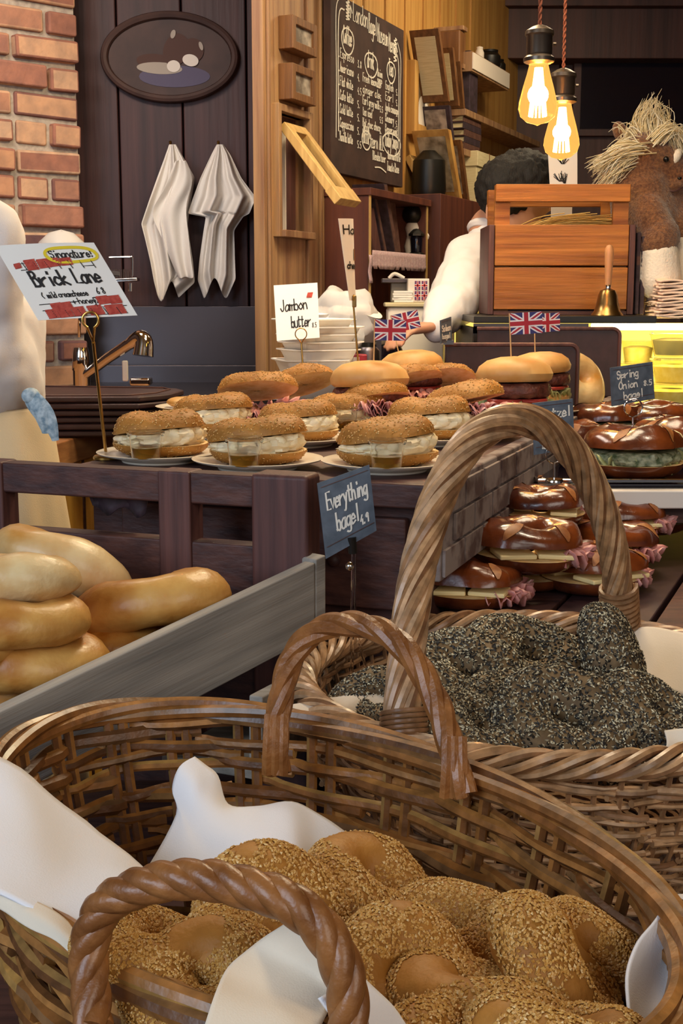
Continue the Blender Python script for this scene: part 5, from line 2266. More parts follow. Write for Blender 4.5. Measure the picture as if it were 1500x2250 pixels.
patch(b, [[(1458, 1602, 1.09), (1490, 1598, 1.09), (1540, 1600, 1.08), (1600, 1610, 1.07)],
          [(1460, 1640, 1.075), (1492, 1642, 1.075), (1540, 1645, 1.065), (1600, 1650, 1.055)],
          [(1400, 1678, 1.055), (1470, 1668, 1.05), (1540, 1672, 1.045), (1600, 1680, 1.035)],
          [(1395, 1684, 1.045), (1470, 1682, 1.04), (1540, 1690, 1.03), (1600, 1700, 1.02)]])
b.build('front_tail', m_linen2, lc2, solid=.0018)
# ------------------------------------------------------------------ clip stands and signs
def stand(name, label, foot, top, ring_c, ring_r, mat_, tilt_=(1, 0, 0), r=.0022, base=.03, double=True):
    t = thing(name, label, 'sign holder', foot)
    MB().tube([V(foot), V(top)], r, 10).build('rod', mat_, t)
    b = MB()
    ux = V(tilt_).normalized()
    uz = V((0, 0, 1))
    n = 2 if double else 1
    for k in range(n):
        off = V((0, .0016 + k * .0034, 0)) - V((0, .0033, 0))
        pts = [V(ring_c) + off + (ux * math.cos(q) + uz * math.sin(q)) * ring_r for q in [-math.pi / 2 + .5 + i * (2 * math.pi - 1.0) / 28 for i in range(29)]]
        pts = [V(top)] + pts + [V(top)]
        b.tube(pts, r * .62, 8)
    b.build('clip_ring', mat_, t)
    if base:
        MB().lathe([(0, 0), (base, 0), (base, .003), (base * .9, .005), (0, .005)], foot, n=24).build('foot', mat_, t)
    return t


class Board:
    def __init__(s, name, label, cat_, tl, tr, br, bl, th, m, bend=0, n=1, bev=0):
        s.tl, s.tr, s.br, s.bl = map(V, (tl, tr, br, bl))
        s.ux = (s.tr - s.tl).normalized()
        s.n = (s.tr - s.tl).cross(s.bl - s.tl).normalized()      # away from the viewer when seen from the front
        if s.n.y < 0:
            s.n = -s.n
        s.t = thing(name, label, cat_, (s.bl + s.br) / 2)
        s.bend = bend
        b = MB()
        N_ = 14
        lo, hi = [], []
        G = [[s.P(i / N_, j / N_, 0) for j in range(N_ + 1)] for i in range(N_ + 1)]
        G2 = [[s.P(i / N_, j / N_, -th) for j in range(N_ + 1)] for i in range(N_ + 1)]
        b.grid(G)
        b.grid([r[::-1] for r in G2])
        rim = lambda g: [g[i][0] for i in range(N_ + 1)] + [g[N_][j] for j in range(1, N_ + 1)] + [g[i][N_] for i in range(N_ - 1, -1, -1)] + [g[0][j] for j in range(N_ - 1, 0, -1)]
        b.grid([rim(G), rim(G2)], False, True)
        s.body = b.build('board' if m is m_slate else 'card', m, s.t)

    def P(s, u, v, lift=.0):
        """u to the right, v upwards, lift towards the viewer"""
        p = (s.bl * (1 - u) + s.br * u) * (1 - v) + (s.tl * (1 - u) + s.tr * u) * v
        return p - s.n * (lift + s.bend * math.sin(u * math.pi * 1.0) * (.3 + v))

    def text(s, mb, txt, u, v, hv, wd, wu=None, slope=0, m=0):
        """write txt so that it spans wu of the width with cap height hv"""
        tmp = MB()
        n = len(txt)
        adv = .55
        write(tmp, txt, (0, 0, 0), (1, 0, 0), (0, 1, 0), 1.0, .12, adv=adv)
        mx = max(p.x for p in tmp.v)
        wu = wu or .5
        tmp2 = MB()
        W_ = (s.br - s.bl).length
        H_ = (s.tl - s.bl).length
        asp = wu * W_ / mx / (hv * H_)
        write(tmp2, txt, (0, 0, 0), (asp, 0, 0), (0, 1, 0), 1.0, wd / (hv * H_), adv=adv * asp, wfac=.5 * asp)
        for p in tmp2.v:
            uu = u + p.x * hv * H_ / W_
            p2 = s.P(uu, v + p.y * hv + slope * (uu - u), .0006 + max(p.z, 0) * .2)
            mb.v.append(p2)
        o = len(mb.v) - len(tmp2.v)
        mb.f += [tuple(i + o for i in f) for f in tmp2.f]
        mb.m += [m] * len(tmp2.f)

    def pen(s, mb, uv, wd, m=0, sm=True):
        P_ = [s.P(u, v, .0005) for u, v in uv]
        if sm and len(P_) > 2:
            P_ = cat(P_, 4)
        strip(mb, P_, wd, -s.n, .0006, m)


# paper sign on the left
sg = Board('paper_sign', 'slanted white paper sign with crayon bricks and a yellow oval', 'sign', at(-12, 540, 1.545), at(206, 533, 1.56), at(302, 693, 1.55), at(84, 704, 1.535), .0006, m_paper, .004)
b = MB()
sg.text(b, 'Brick', .17, .44, .19, .0030, .36, .03)
sg.text(b, 'Lane', .60, .46, .19, .0026, .26, .03)
sg.text(b, 'Singnature!', .49, .80, .10, .0015, .42, .02)
sg.text(b, '( mild creamcheese', .18, .28, .075, .0012, .46, .03)
sg.text(b, '6 8', .74, .31, .08, .0012, .08)
sg.text(b, '+ honey)', .44, .19, .075, .0012, .26)
for (u0, u1, v0, v1) in ((.12, .86, .66, .76),):
    sg.pen(b, [(u0, v0), (u1, v0 + .03)], .0008)
    sg.pen(b, [(u0 - .04, v1 - .02), (u1 - .06, v1 + .04)], .0008)
    for k in range(7):
        u = u0 + .06 + k * .115
        sg.pen(b, [(u, v0), (u - .01, v1)], .0008, sm=False)
for (u0, u1, v) in ((.10, .50, .20), (.10, .95, .12), (.12, .92, .02)):
    sg.pen(b, [(u0, v), (u1, v + .02)], .0008)
for k in range(6):
    sg.pen(b, [(.2 + k * .13, .03), (.19 + k * .13, .12)], .0008, sm=False)
sg.pen(b, [(.66, .26), (.66, .14)], .0008, sm=False)
sg.pen(b, [(.66, .26), (.92, .28)], .0008, sm=False)
b.build('handwriting', m_ink, sg.t, smooth=False)
b = MB()
for (u, v, w_, h_) in ((.11, .715, .05, .02), (.25, .72, .10, .055), (.38, .73, .10, .045), (.49, .74, .09, .04), (.61, .745, .10, .035), (.26, .16, .09, .035), (.36, .165, .09, .035),
                      (.75, .22, .1, .04), (.87, .22, .1, .04), (.18, .07, .1, .045), (.31, .075, .12, .045), (.45, .085, .11, .045), (.62, .09, .13, .05), (.82, .09, .17, .05)):
    for q in range(5):
        vv = v - h_ + 2 * h_ * q / 4
        sg.pen(b, [(u - w_ / 2, vv), (u + w_ / 2, vv + .01)], .0027, sm=False)
b.build('crayon_bricks', m_redink, sg.t, smooth=False)
b = MB()
uv = [(.70 + .255 * math.cos(q * .3142), .84 + .105 * math.sin(q * .3142) + .01 * math.sin(q * .9)) for q in range(21)]
sg.pen(b, uv, .0035)
b.build('crayon_oval', m_yel, sg.t, smooth=False)
stand('sign_stand', 'tall brass coloured clip stand under the slanted paper sign', atz(234, 1008, ZT + .001), at(205, 752, 1.56), at(199, 703, 1.54), .0095, m_brass, r=.0022, base=.018)

# overexposed butter card
jc = Board('paper_sign', 'small square white card with handwriting before the takeaway boxes', 'sign', at(601, 627, 2.62), at(697, 621, 2.64), at(702, 742, 2.62), at(608, 749, 2.60), .0006, m_paper)
b = MB()
jc.text(b, 'Jambon', .13, .52, .2, .0022, .62, .04)
jc.text(b, 'butter', .36, .22, .2, .0022, .45, .02)
jc.text(b, '8.5', .84, .2, .08, .001, .1)
b.build('handwriting', m_ink, jc.t, smooth=False)
b = MB()
for k in range(4):
    jc.pen(b, [(.75 + k * .03, .75), (.78 + k * .03, .82)], .003, sm=False)
b.build('crayon_marks', m_redink, jc.t, smooth=False)
stand('sign_stand', 'thin brass ring stand holding the square white card', at(667, 838, 2.58), at(662, 755, 2.585), at(661, 734, 2.585), .0115, m_brass, r=.0018, base=.014)
# narrow tall card seen edge on
nc = Board('paper_sign', 'tall narrow white card turned almost edge on above the cups', 'sign', at(743, 480, 2.30), at(772, 483, 2.42), at(782, 662, 2.44), at(768, 660, 2.36), .0006, m_paper, .01)
b = MB()
nc.text(b, 'Ham', .1, .82, .1, .003, .8)
nc.text(b, 'cheese', .1, .4, .08, .003, .8)
b.build('handwriting', m_ink, nc.t, smooth=False)
b = MB()
for q in range(6):
    nc.pen(b, [(.55, .62 - q * .02), (.9, .62 - q * .02)], .006, sm=False)
b.build('crayon_drawing', m_orange, nc.t, smooth=False)
t = stand('sign_stand', 'thin brass stand with a clip under the tall narrow card', at(791, 850, 2.38), at(776, 668, 2.38), at(777, 655, 2.38), .006, m_brass, (0, 1, 0), .0018, .014)
MB().box(at(778, 662, 2.38), (.008, .014, .022)).build('clamp', m_bronze, t, bevel=.002)


def slate(label, tl, tr, br, bl, lines, price, hold):
    s = Board('slate_sign', label, 'sign', at(*tl), at(*tr), at(*br), at(*bl), .0025, m_slate)
    b = MB()
    for (tx, u, v, hv, wu, sl) in lines:
        s.text(b, tx, u, v, hv, .0021, wu, sl)
    if price:
        s.text(b, price[0], price[1], price[2], .13, .0018, price[3])
    b.build('chalk_lettering', m_chalk, s.t, smooth=False)
    b = MB()
    for a in (((.05, .93), (.95, .93)), ((.04, .14), (.96, .14))):
        s.pen(b, a, .0006, sm=False)
    b.build('worn_line', m_wdarkz, s.t, smooth=False)
    return s


slate('dark slate sign reading Everything bagel 4.9', (697, 1062, 1.36), (811, 1021, 1.375), (827, 1166, 1.365), (716, 1228, 1.35),
      [('Everything', .13, .60, .24, .78, .0), ('bagel', .27, .28, .24, .42, .0)], ('4.9', .72, .20, .16), None)
t = thing('sign_stand', 'clear plastic rod stand with a chrome bead under the everything sign', 'sign holder', at(775, 1500, 1.38))
MB().tube([at(772, 1500, 1.378), at(777, 1176, 1.37)], .0022, 8).tube([at(811, 1500, 1.385), at(779, 1370, 1.385), at(778, 1240, 1.375)], .0016, 8).build('rod', m_clear, t)
MB().tube([at(772, 1180, 1.36), at(775, 1215, 1.362)], .005, 10).build('clip', m_black, t)
MB().ell(at(768, 1244, 1.362), .005).build('bead', m_chrome, t)
MB().lathe([(0, 0), (.03, 0), (.03, .003), (0, .003)], at(790, 1505, 1.38), n=24).build('foot', m_clear, t)

slate('dark slate sign reading Spring Onion bagel 8.5', (1341, 808, 2.06), (1433, 795, 2.10), (1438, 876, 2.10), (1345, 893, 2.06),
      [('Spring', .14, .68, .2, .5, .02), ('Onion', .17, .40, .2, .44, .02), ('bagel', .27, .12, .2, .44, .02)], ('8.5', .76, .40, .19), None)
stand('sign_stand', 'chrome ring stand under the slate spring onion sign', at(1390, 950, 2.05), at(1390, 917, 2.05), at(1391, 896, 2.05), .0145, m_chrome, r=.0018, base=0)
slate('dark slate pretzel sign partly behind the arched handle', (1170, 886, 1.66), (1258, 876, 1.68), (1262, 984, 1.68), (1174, 1000, 1.66),
      [('Pretzel', .1, .66, .2, .8, .02), ('butter', .2, .38, .18, .6, .0), ('bagel', .2, .1, .18, .6, .0)], ('7.5', .75, .2, .15), None)
stand('sign_stand', 'chrome ring stand under the slate pretzel sign', at(1217, 1060, 1.66), at(1217, 1018, 1.66), at(1216, 1000, 1.66), .0105, m_chrome, r=.0014, base=.012)
sl = slate('small black sign on the ledge before the bending person', (968, 704, 2.46), (991, 696, 2.49), (993, 752, 2.49), (969, 755, 2.46), [('Salmon', .1, .5, .25, .8, 0), ('bagel', .1, .2, .2, .7, 0)], None, None)
MB().box(at(984, 752, 2.49), (.02, .03, .008)).build('foot', m_chrome, sl.t)

# ------------------------------------------------------------------ things on the side counter
def takeaway(label, c, rz, open_=False):
    return c


def box_proto():
    t = thing('takeaway_box', 'x', 'box')
    b = MB()
    prof = lambda w, d, z, r: [V((x * (w / 2 - r) + r * math.cos(a) , y * (d / 2 - r) + r * math.sin(a), z)) for (x, y, a0) in ((1, 1, 0), (-1, 1, 1), (-1, -1, 2), (1, -1, 3)) for a in [a0 * math.pi / 2 + k * math.pi / 8 for k in range(5)]]
    rings = [prof(.10, .10, 0, .02), prof(.11, .11, .004, .02), prof(.135, .135, .036, .02), prof(.15, .15, .038, .02), prof(.15, .15, .0405, .02), prof(.133, .133, .0395, .02), prof(.108, .108, .008, .02), prof(.1, .1, .006, .02)]
    b.grid(rings, False, True)
    b.poly(rings[0][::-1])
    b.poly(rings[-1])
    b.build('tray', m_foam, t)
    return t


bx = box_proto()
base = at(668, 828, 2.75)
zb = ZT + .002
for i, (dx, dz, rz) in enumerate(((0, 0, .1), (.012, .044, .0), (.03, .066, .2), (.035, .082, .3), (.028, .098, .15), (.035, .114, .35), (.02, .13, .2))):
    put(bx, V((base.x + dx, base.y + .03, zb + dz)), (0, 0, rz + .3), ('bottom pulp takeaway box', 'second takeaway box up', 'third takeaway box up', 'fourth takeaway box up', 'fifth takeaway box up', 'sixth takeaway box up',
        'topmost takeaway box')[i] + ' of the stack behind the square card', 'pulp takeaway boxes', (.98, .98, .98))
put(bx, V((base.x + .165, base.y - .03, zb)), (0, 0, .6), 'single small pulp box beside the takeaway stack', 'pulp takeaway boxes', (.7, .7, .6))
# bag of cups
bc_ = at(752, 712, 2.95)
t = thing('plastic_bag', 'clear crinkled plastic bag of cups above the takeaway boxes', 'bag', bc_)
b = MB()
b.ell(bc_, (.085, .06, .075), nu=28, nv=18)
for i, p in enumerate(b.v):
    b.v[i] = p + (p - bc_).normalized() * .03 * mnoise.noise(p * 26)
b.build('bag', m_frost, t)
for k in range(3):
    MB().lathe([(.022, -.05), (.03, .03), (.031, .032)], bc_ + V((-.05 + .05 * k, 0, 0)), Euler((.3, .2 * k, 0)).to_matrix(), n=20).build('cup', m_white, t, solid=.001)
t = thing('storage_tin', 'dark base tin carrying the plastic bag', 'tin', (bc_.x, bc_.y, ZT))
MB().box((bc_.x, bc_.y + .02, (1.07 + bc_.z - .07) / 2), (.14, .1, bc_.z - .07 - 1.07)).build('body', m_dtray, t, bevel=.006)
# red, white and orange printed carton and silver flask
cc = at(768, 802, 2.80)
t = thing('printed_carton', 'red and white striped carton with orange foot behind the burger flags', 'carton', (cc.x, 2.8, ZT))
MB().lathe([(.038, 0), (.038, .09), (.036, .092), (0, .092)], (cc.x, 2.8, zb), n=30).build('body', m_redtin, t)
MB().lathe([(.0385, .0), (.0385, .028)], (cc.x, 2.8, zb), n=30).build('orange_band', m_orange, t, solid=.0006)
b = MB()
for k in range(11):
    a = -1.9 + k * .085
    R_ = .0388
    b.tube([V((cc.x + R_ * math.cos(a), 2.8 + R_ * math.sin(a), zb + .004)), V((cc.x + R_ * math.cos(a), 2.8 + R_ * math.sin(a), zb + .088))], .0014, 5)
b.build('white_stripes', m_white, t)
cc = at(808, 800, 2.9)
t = thing('steel_flask', 'grey steel flask right of the striped carton', 'flask', (cc.x, 2.9, ZT))
MB().lathe([(0, 0), (.026, 0), (.027, .004), (.027, .095), (.02, .104), (0, .104)], (cc.x, 2.9, zb), n=28).build('body', m_steel, t)
MB().lathe([(.014, .104), (.014, .114), (0, .114)], (cc.x, 2.9, zb), n=20).build('stopper', m_black, t)
# scissors-like black handles
t = thing('kitchen_scissors', 'black scissor handles standing beside the steel flask', 'scissors', at(832, 760, 2.95))
b = MB()
for (dx, dz) in ((-.009, .0), (.010, -.004)):
    c = at(832, 728, 2.95) + V((dx, 0, dz))
    b.tube([c + V((.010 * math.cos(q), 0, .012 * math.sin(q))) for q in [k * math.pi / 8 for k in range(16)]], .003, 6, True)
b.build('handles', m_black, t)
MB().beam(at(832, 740, 2.95), V((at(832, 740, 2.95).x, 2.95, ZT + .002)), .012, .003, (0, 1, 0)).build('blades', m_steel, t)
# flag box, tin and tubs left of the bending person
fc = at(915, 700, 3.35)
t = thing('storage_tub', 'cream lidded storage tub under the flag printed box', 'tub', (fc.x, 3.35, 1.07))
ztop = at(915, 675, 3.35).z
MB().box((fc.x, 3.42, (1.071 + ztop) / 2), (.15, .12, ztop - 1.071)).build('body', m_foam, t, bevel=.008)
MB().box((fc.x, 3.42, ztop + .006), (.165, .135, .012)).build('lid', m_page, t, bevel=.004)
b0 = at(905, 660, 3.36)
zbx = ztop + .0125
zt2 = at(915, 612, 3.36).z
t = thing('flag_box', 'white paper box printed with four union flags', 'box', (b0.x, 3.4, zbx))
bw0, bw1 = at(896, 640, 3.36).x, at(943, 640, 3.36).x
MB().box(((bw0 + bw1) / 2, 3.40, (zbx + zt2) / 2), (bw1 - bw0, .07, zt2 - zbx)).build('box', m_white, t, bevel=.002)
for i in range(2):
    for j in range(2):
        b = MB()
        W_ = (bw1 - bw0)
        cx, cz = bw0 + W_ * (.45 + .32 * i), zbx + (zt2 - zbx) * (.28 + .43 * j)
        hw, hh = W_ * .13, (zt2 - zbx) * .19

        def fb_(pts, o, m):
            b.hexa([V((cx + u * hw, 3.365, cz + v * hh)) for u, v in pts], [V((cx + u * hw, 3.365 - o, cz + v * hh)) for u, v in pts], m)
        fb_([(-1, -1), (1, -1), (1, 1), (-1, 1)], .0010, 1)
        for (p_, q_) in (((-1, -1), (1, 1)), ((-1, 1), (1, -1))):
            dx, dy = .18, .18 * (-1 if p_[1] < 0 else 1)
            fb_([(p_[0] + .0, p_[1] - dy * 0), (p_[0] + dx, p_[1]), (q_[0], q_[1]), (q_[0] - dx, q_[1])], .0014, 0)
        fb_([(-.3, -1), (.3, -1), (.3, 1), (-.3, 1)], .0018, 2)
        fb_([(-1, -.3), (1, -.3), (1, .3), (-1, .3)], .0018, 2)
        fb_([(-.18, -1), (.18, -1), (.18, 1), (-.18, 1)], .0022, 0)
        fb_([(-1, -.18), (1, -.18), (1, .18), (-1, .18)], .0022, 0)
        b.build('printed_flag', [m_flagr, m_flagb, m_flagw], t, smooth=False)
t = thing('receipt_printer', 'small grey label dispenser left of the flag printed box', 'dispenser', (at(880, 640, 3.42).x, 3.5, zbx))
pz0 = at(880, 620, 3.42)
MB().box((pz0.x, 3.46, (zbx + pz0.z) / 2), (.05, .06, pz0.z - zbx)).build('body', m_grn, t, bevel=.003)
MB().box((pz0.x - .005, 3.45, pz0.z + .004), (.09, .07, .012)).build('lid', m_steel, t, bevel=.002)
MB().tube(cat([V((pz0.x - .03, 3.44, pz0.z + .01)), V((pz0.x - .015, 3.44, pz0.z + .022)), V((pz0.x + .01, 3.44, pz0.z + .01))], 5), .005).build('paper_curl', m_white, t)
t = thing('napkin_stack', 'low stack of cream paper napkins before the label dispenser', 'napkins', at(888, 660, 3.4))
b = MB()
q = at(885, 665, 3.37)
for k in range(5):
    b.box((q.x + rnd.uniform(-.003, .003), 3.375, zbx + .003 + k * .006), (.05, .03, .005), Euler((0, 0, rnd.uniform(-.1, .1))).to_matrix())
b.build('napkins', m_paper, t)
jr = at(840, 720, 3.15)
t = thing('storage_jar', 'dark rounded jar on the side counter behind the flags', 'jar', (jr.x, 3.15, 1.07))
MB().lathe([(0, 0), (.05, 0), (.058, .02), (.058, .08), (.045, .11), (0, .112)], (jr.x, 3.15, 1.071), n=28).build('body', m_glassd, t)
MB().lathe([(0, .112), (.04, .112), (.042, .116), (.04, .13), (0, .132)], (jr.x, 3.15, 1.071), n=28).build('lid', m_grn, t)

# ------------------------------------------------------------------ orange crate, bell, napkins and cards on the case
YK = YC + .16
ck0, ck1 = at(1083, 688, YK), at(1374, 688, YK)
ZK = ZC + .0085
zk = lambda py: at(1200, py, YK).z
cr = thing('wooden_crate', 'orange stained slatted wooden crate standing on the display case', 'crate', ((ck0.x + ck1.x) / 2, YK + .08, ZK))
CW = ck1.x - ck0.x
Xm = (ck0.x + ck1.x) / 2
Dp = .17
for (a, c_) in ((686, 588), (584, 494), (444, 405)):
    z0, z1 = max(zk(a), ZK + .012), zk(c_)
    for (yy, nm) in ((YK, 'front_slat'), (YK + Dp, 'rear_slat')):
        MB().box((Xm, yy, (z0 + z1) / 2), (CW, .016, z1 - z0)).build(nm, m_crate, cr, bevel=.002)
for sx in (-1, 1):
    b = MB()
    b.box((Xm + sx * (CW / 2 + .008), YK + Dp / 2, (ZK + zk(494)) / 2), (.014, Dp + .02, zk(494) - ZK))
    b.build('end_panel', m_wdarkz, cr, bevel=.002)
    for yy in (YK + .016, YK + Dp - .016):
        MB().box((Xm + sx * (CW / 2 - .018), yy, (ZK + zk(405)) / 2 + .001), (.036, .014, zk(405) - ZK - .004)).build('corner_post', m_crate, cr)
MB().box((Xm, YK + Dp / 2, ZK + .010), (CW - .03, Dp - .02, .010)).build('bottom', m_wdark, cr)
MB().box((Xm, YK + .004, ZK + .004), (CW, .02, .008)).build('skid', m_wdark, cr)
t = thing('straw_bundle', 'golden straw lying inside the orange crate', 'straw', (Xm, YK + .08, ZK + .02))
b = MB()
r5 = random.Random(5)
for k in range(240):
    a = V((Xm - .10 + r5.uniform(-.03, .03), YK + .085 + r5.uniform(-.04, .04), zk(505) - r5.uniform(0, .05)))
    d = V((.20 + r5.uniform(-.06, .05), r5.uniform(-.03, .03), .035 + r5.uniform(-.02, .015)))
    b.tube(cat([a, a + d * .5 + V((0, 0, .012)), a + d], 3), .0012, 4)
b.build('straw', m_straw, t, kind='stuff')
b = MB()
b.ell((Xm - .02, YK + .085, zk(530)), (.12, .05, .03))
b.build('straw_bed', m_straw, t)
# bell
bl = at(1337, 700, YC + .02)
be = thing('hand_bell', 'brass hand bell with a pale wooden handle before the orange crate', 'bell', (bl.x, YC + .04, ZK))
s = (YC + .04) / F_PX
O_ = V((bl.x, YC + .04, ZK))
MB().lathe([(.037, 0), (.036, .003), (.030, .010), (.025, .026), (.022, .045), (.017, .056), (.007, .06), (0, .06)], O_, n=40).build('bell_cup', m_bronze, be)
MB().lathe([(.006, .06), (.0062, .068), (.005, .07), (0, .07)], O_, n=20).build('ferrule', m_chrome, be)
MB().lathe([(.0068, .068), (.0075, .08), (.009, .11), (.0102, .135), (.0098, .148), (.006, .156), (0, .158)], O_, n=24).build('handle', mat('pale_turned_wood', '#c08a5c', .4), be)
MB().ell(O_ + V((0, 0, .008)), .006).build('clapper', m_bronze, be)
# cards behind the crate
wc = Board('paper_sign', 'tall white card with faint plant drawings behind the orange crate', 'sign', at(1203, 330, YK + .22), at(1268, 330, YK + .22), at(1268, 415, YK + .22), at(1208, 415, YK + .22), .002, m_white)
b = MB()
r6 = random.Random(9)
for (u0, v0) in ((.5, .75), (.55, .25), (.4, .3)):
    for k in range(9):
        u = u0 + r6.uniform(-.25, .25)
        wc.pen(b, [(u0 + (u - u0) * .2, v0 - .1), (u, v0 + r6.uniform(.0, .18))], .0016, sm=False)
b.build('drawing', m_ink, wc.t, smooth=False)
MB().box((at(1237, 405, YK + .22).x, YK + .235, (ZK + at(1237, 415, YK + .22).z) / 2), (.05, .02, at(1237, 415, YK + .22).z - ZK)).build('easel_back', m_white, wc.t)
# dark books right of the crate
for k, (px, h) in enumerate(((1386, 500), (1397, 512), (1408, 520))):
    p = at(px, h, YK + .05)
    t = thing('book', ('dark upright book against the orange crate', 'second dark upright book right of the crate', 'third dark upright book, nearest the plush horse')[k], 'book', (p.x, YK + .06, ZK), group='dark books beside the crate')
    b = MB()
    b.box((p.x, YK + .07, (ZK + p.z) / 2), (.0105, .11, p.z - ZK))
    b.build('cover', m_bookd, t, bevel=.003)
    MB().box((p.x, YK + .0155, (ZK + p.z) / 2 + .03), (.0075, .002, .02)).build('spine_label', m_book, t)
# peach napkins
np_ = at(1475, 700, YC + .08)
zt_ = at(1475, 612, YC + .08).z
k = 0
z = ZC + .0015
NX = at(1500, 700, YC + .1).x
npr = []
r7 = random.Random(4)
for v in range(3):
    t = thing('paper_napkin', 'x', 'napkin')
    G = []
    for i in range(22):
        row = []
        for j in range(9):
            x_, y_ = (i / 21 - .5) * .115, (j / 8 - .5) * .12
            e = max(0, abs(i / 21 - .5) * 2 - .6)
            row.append(V((x_ + .004 * math.sin(j * 2.1 + v) * (i == 0), y_, .0022 * math.sin(x_ * 60 + v * 2 + y_ * 14) + .0015 * math.sin(y_ * 50 + v))))
        G.append(row)
    MB().grid(G).build('folded_sheet', m_nap, t, solid=.0045)
    npr.append(t)
nn_ = 18
for i in range(nn_):
    zz = ZC + .006 + i * (zt_ - ZC - .006) / nn_
    lab = 'napkin %s in the fanned peach stack beside the lit case' % ('lowest' if i == 0 else 'topmost' if i == nn_ - 1 else 'within')
    put(npr[i % 3], V((NX + r7.uniform(-.004, .004), YC + .16, zz)), (0, 0, r7.uniform(-.05, .05)), 'peach paper napkin in the wavy stack before the plush horse', 'peach paper napkins in the stack')

# ------------------------------------------------------------------ pendant bulbs
def pendant(label, px, py_top, py_neck, py_bulb0, py_bot, Y, energy):
    c = at(px, py_bot, Y)
    X_ = c.x
    zb, z0, zs = c.z, at(px, py_bulb0, Y).z, at(px, py_top, Y).z
    t = thing('pendant_lamp', label, 'lamp', (X_, Y, zb), group='bare bulb pendants')
    H = z0 - zb
    R_ = H * .32
    O_ = V((X_, Y, zb))
    prof = [(0, -.0), (R_ * .12, .002), (R_ * .18, H * .03), (R_ * .55, H * .06), (R_ * .88, H * .15), (R_, H * .27), (R_ * .97, H * .38), (R_ * .8, H * .6), (R_ * .6, H * .82), (R_ * .5, H * .95), (R_ * .48, H)]
    MB().lathe(prof, O_, n=40).build('glass_bulb', m_glassb, t)
    b = MB()
    for k in range(14):
        a = 2 * math.pi * k / 14
        a2 = a + .3
        b.tube([O_ + V((R_ * .16 * math.cos(a), R_ * .16 * math.sin(a), H * .92)), O_ + V((R_ * .42 * math.cos(a2), R_ * .42 * math.sin(a2), H * .16))], .0016, 5)
    b.build('filament', m_fil, t)
    hs = zs - z0
    MB().lathe([(R_ * .56, H - .002), (R_ * .78, H + hs * .02), (R_ * .8, H + hs * .12), (R_ * .62, H + hs * .2), (R_ * .66, H + hs * .24), (R_ * .66, H + hs * .68), (R_ * .74, H + hs * .74),
               (R_ * .72, H + hs * .84), (R_ * .4, H + hs * .95), (R_ * .16, H + hs), (0, H + hs)], O_, n=36).build('socket', m_sock, t)
    MB().tube([O_ + V((R_ * .7, 0, H + hs * .5)), O_ + V((R_ * .85, 0, H + hs * .5))], .003, 8).build('switch_key', m_sock, t)
    b = MB()
    for s_ in range(2):
        pts = []
        n = 140
        for i in range(n):
            z = zb + H + hs - .005 + (2.5 - zb - H - hs + .005) * i / (n - 1)
            pts.append(V((X_ + .0022 * math.cos(z * 280 + s_ * math.pi), Y + .0022 * math.sin(z * 280 + s_ * math.pi), z)))
        b.tube(pts, .0019, 5)
    b.build('cord', m_cord, t)
    l = bpy.data.lights.new('bulb', 'POINT')
    l.energy = energy
    l.color = (1, .66, .28)
    l.shadow_soft_size = .02
    o = bpy.data.objects.new('bulb_light', l)
    C.objects.link(o)
    o.location = O_ + V((0, 0, H * .5))
    return t


pendant('nearer bare bulb pendant hanging higher over the case', 1180, 55, 130, 138, 277, 2.24, 5)
pendant('farther bare bulb pendant hanging lower behind the first', 1232, 150, 215, 226, 353, 2.63, 5)
# ------------------------------------------------------------------ people and the plush horse
def hand(mb, wrist, d, nrm, side=1, L=.18, curl=.5):
    """palm, four unequal bent fingers and a thumb from the side of the palm"""
    d = V(d).normalized()
    n = V(nrm)
    n = (n - d * n.dot(d)).normalized()
    s = d.cross(n) * side
    p = L * .5
    w_ = V(wrist)
    for k in (-1.2, -.4, .4, 1.2):
        mb.cap(w_ + s * .009 * k, w_ + d * p + s * .0165 * k, .014, .0125, 10)
    for k, (o, ln, r) in enumerate(((-1.45, .36, .0085), (-.5, .43, .009), (.45, .46, .009), (1.4, .42, .009))):
        a = w_ + d * p + s * .0165 * o
        dd = d
        for j in range(3):
            q = math.sin(curl * (.5 + .7 * j))
            dd = (d * math.cos(curl * (.5 + .7 * j)) - n * q).normalized()
            e = a + dd * L * ln * (.42, .32, .26)[j]
            mb.cap(a, e, r * (1 - .1 * j), r * (.92 - .1 * j), 8)
            a = e
    a = w_ + d * p * .28 + s * .022
    e = a + (d * .7 + s * .8).normalized() * .036
    mb.cap(a, e, .0125, .0105, 8)
    mb.cap(e, e + (d * .95 + s * .25 - n * .2).normalized() * .03, .0105, .008, 8)


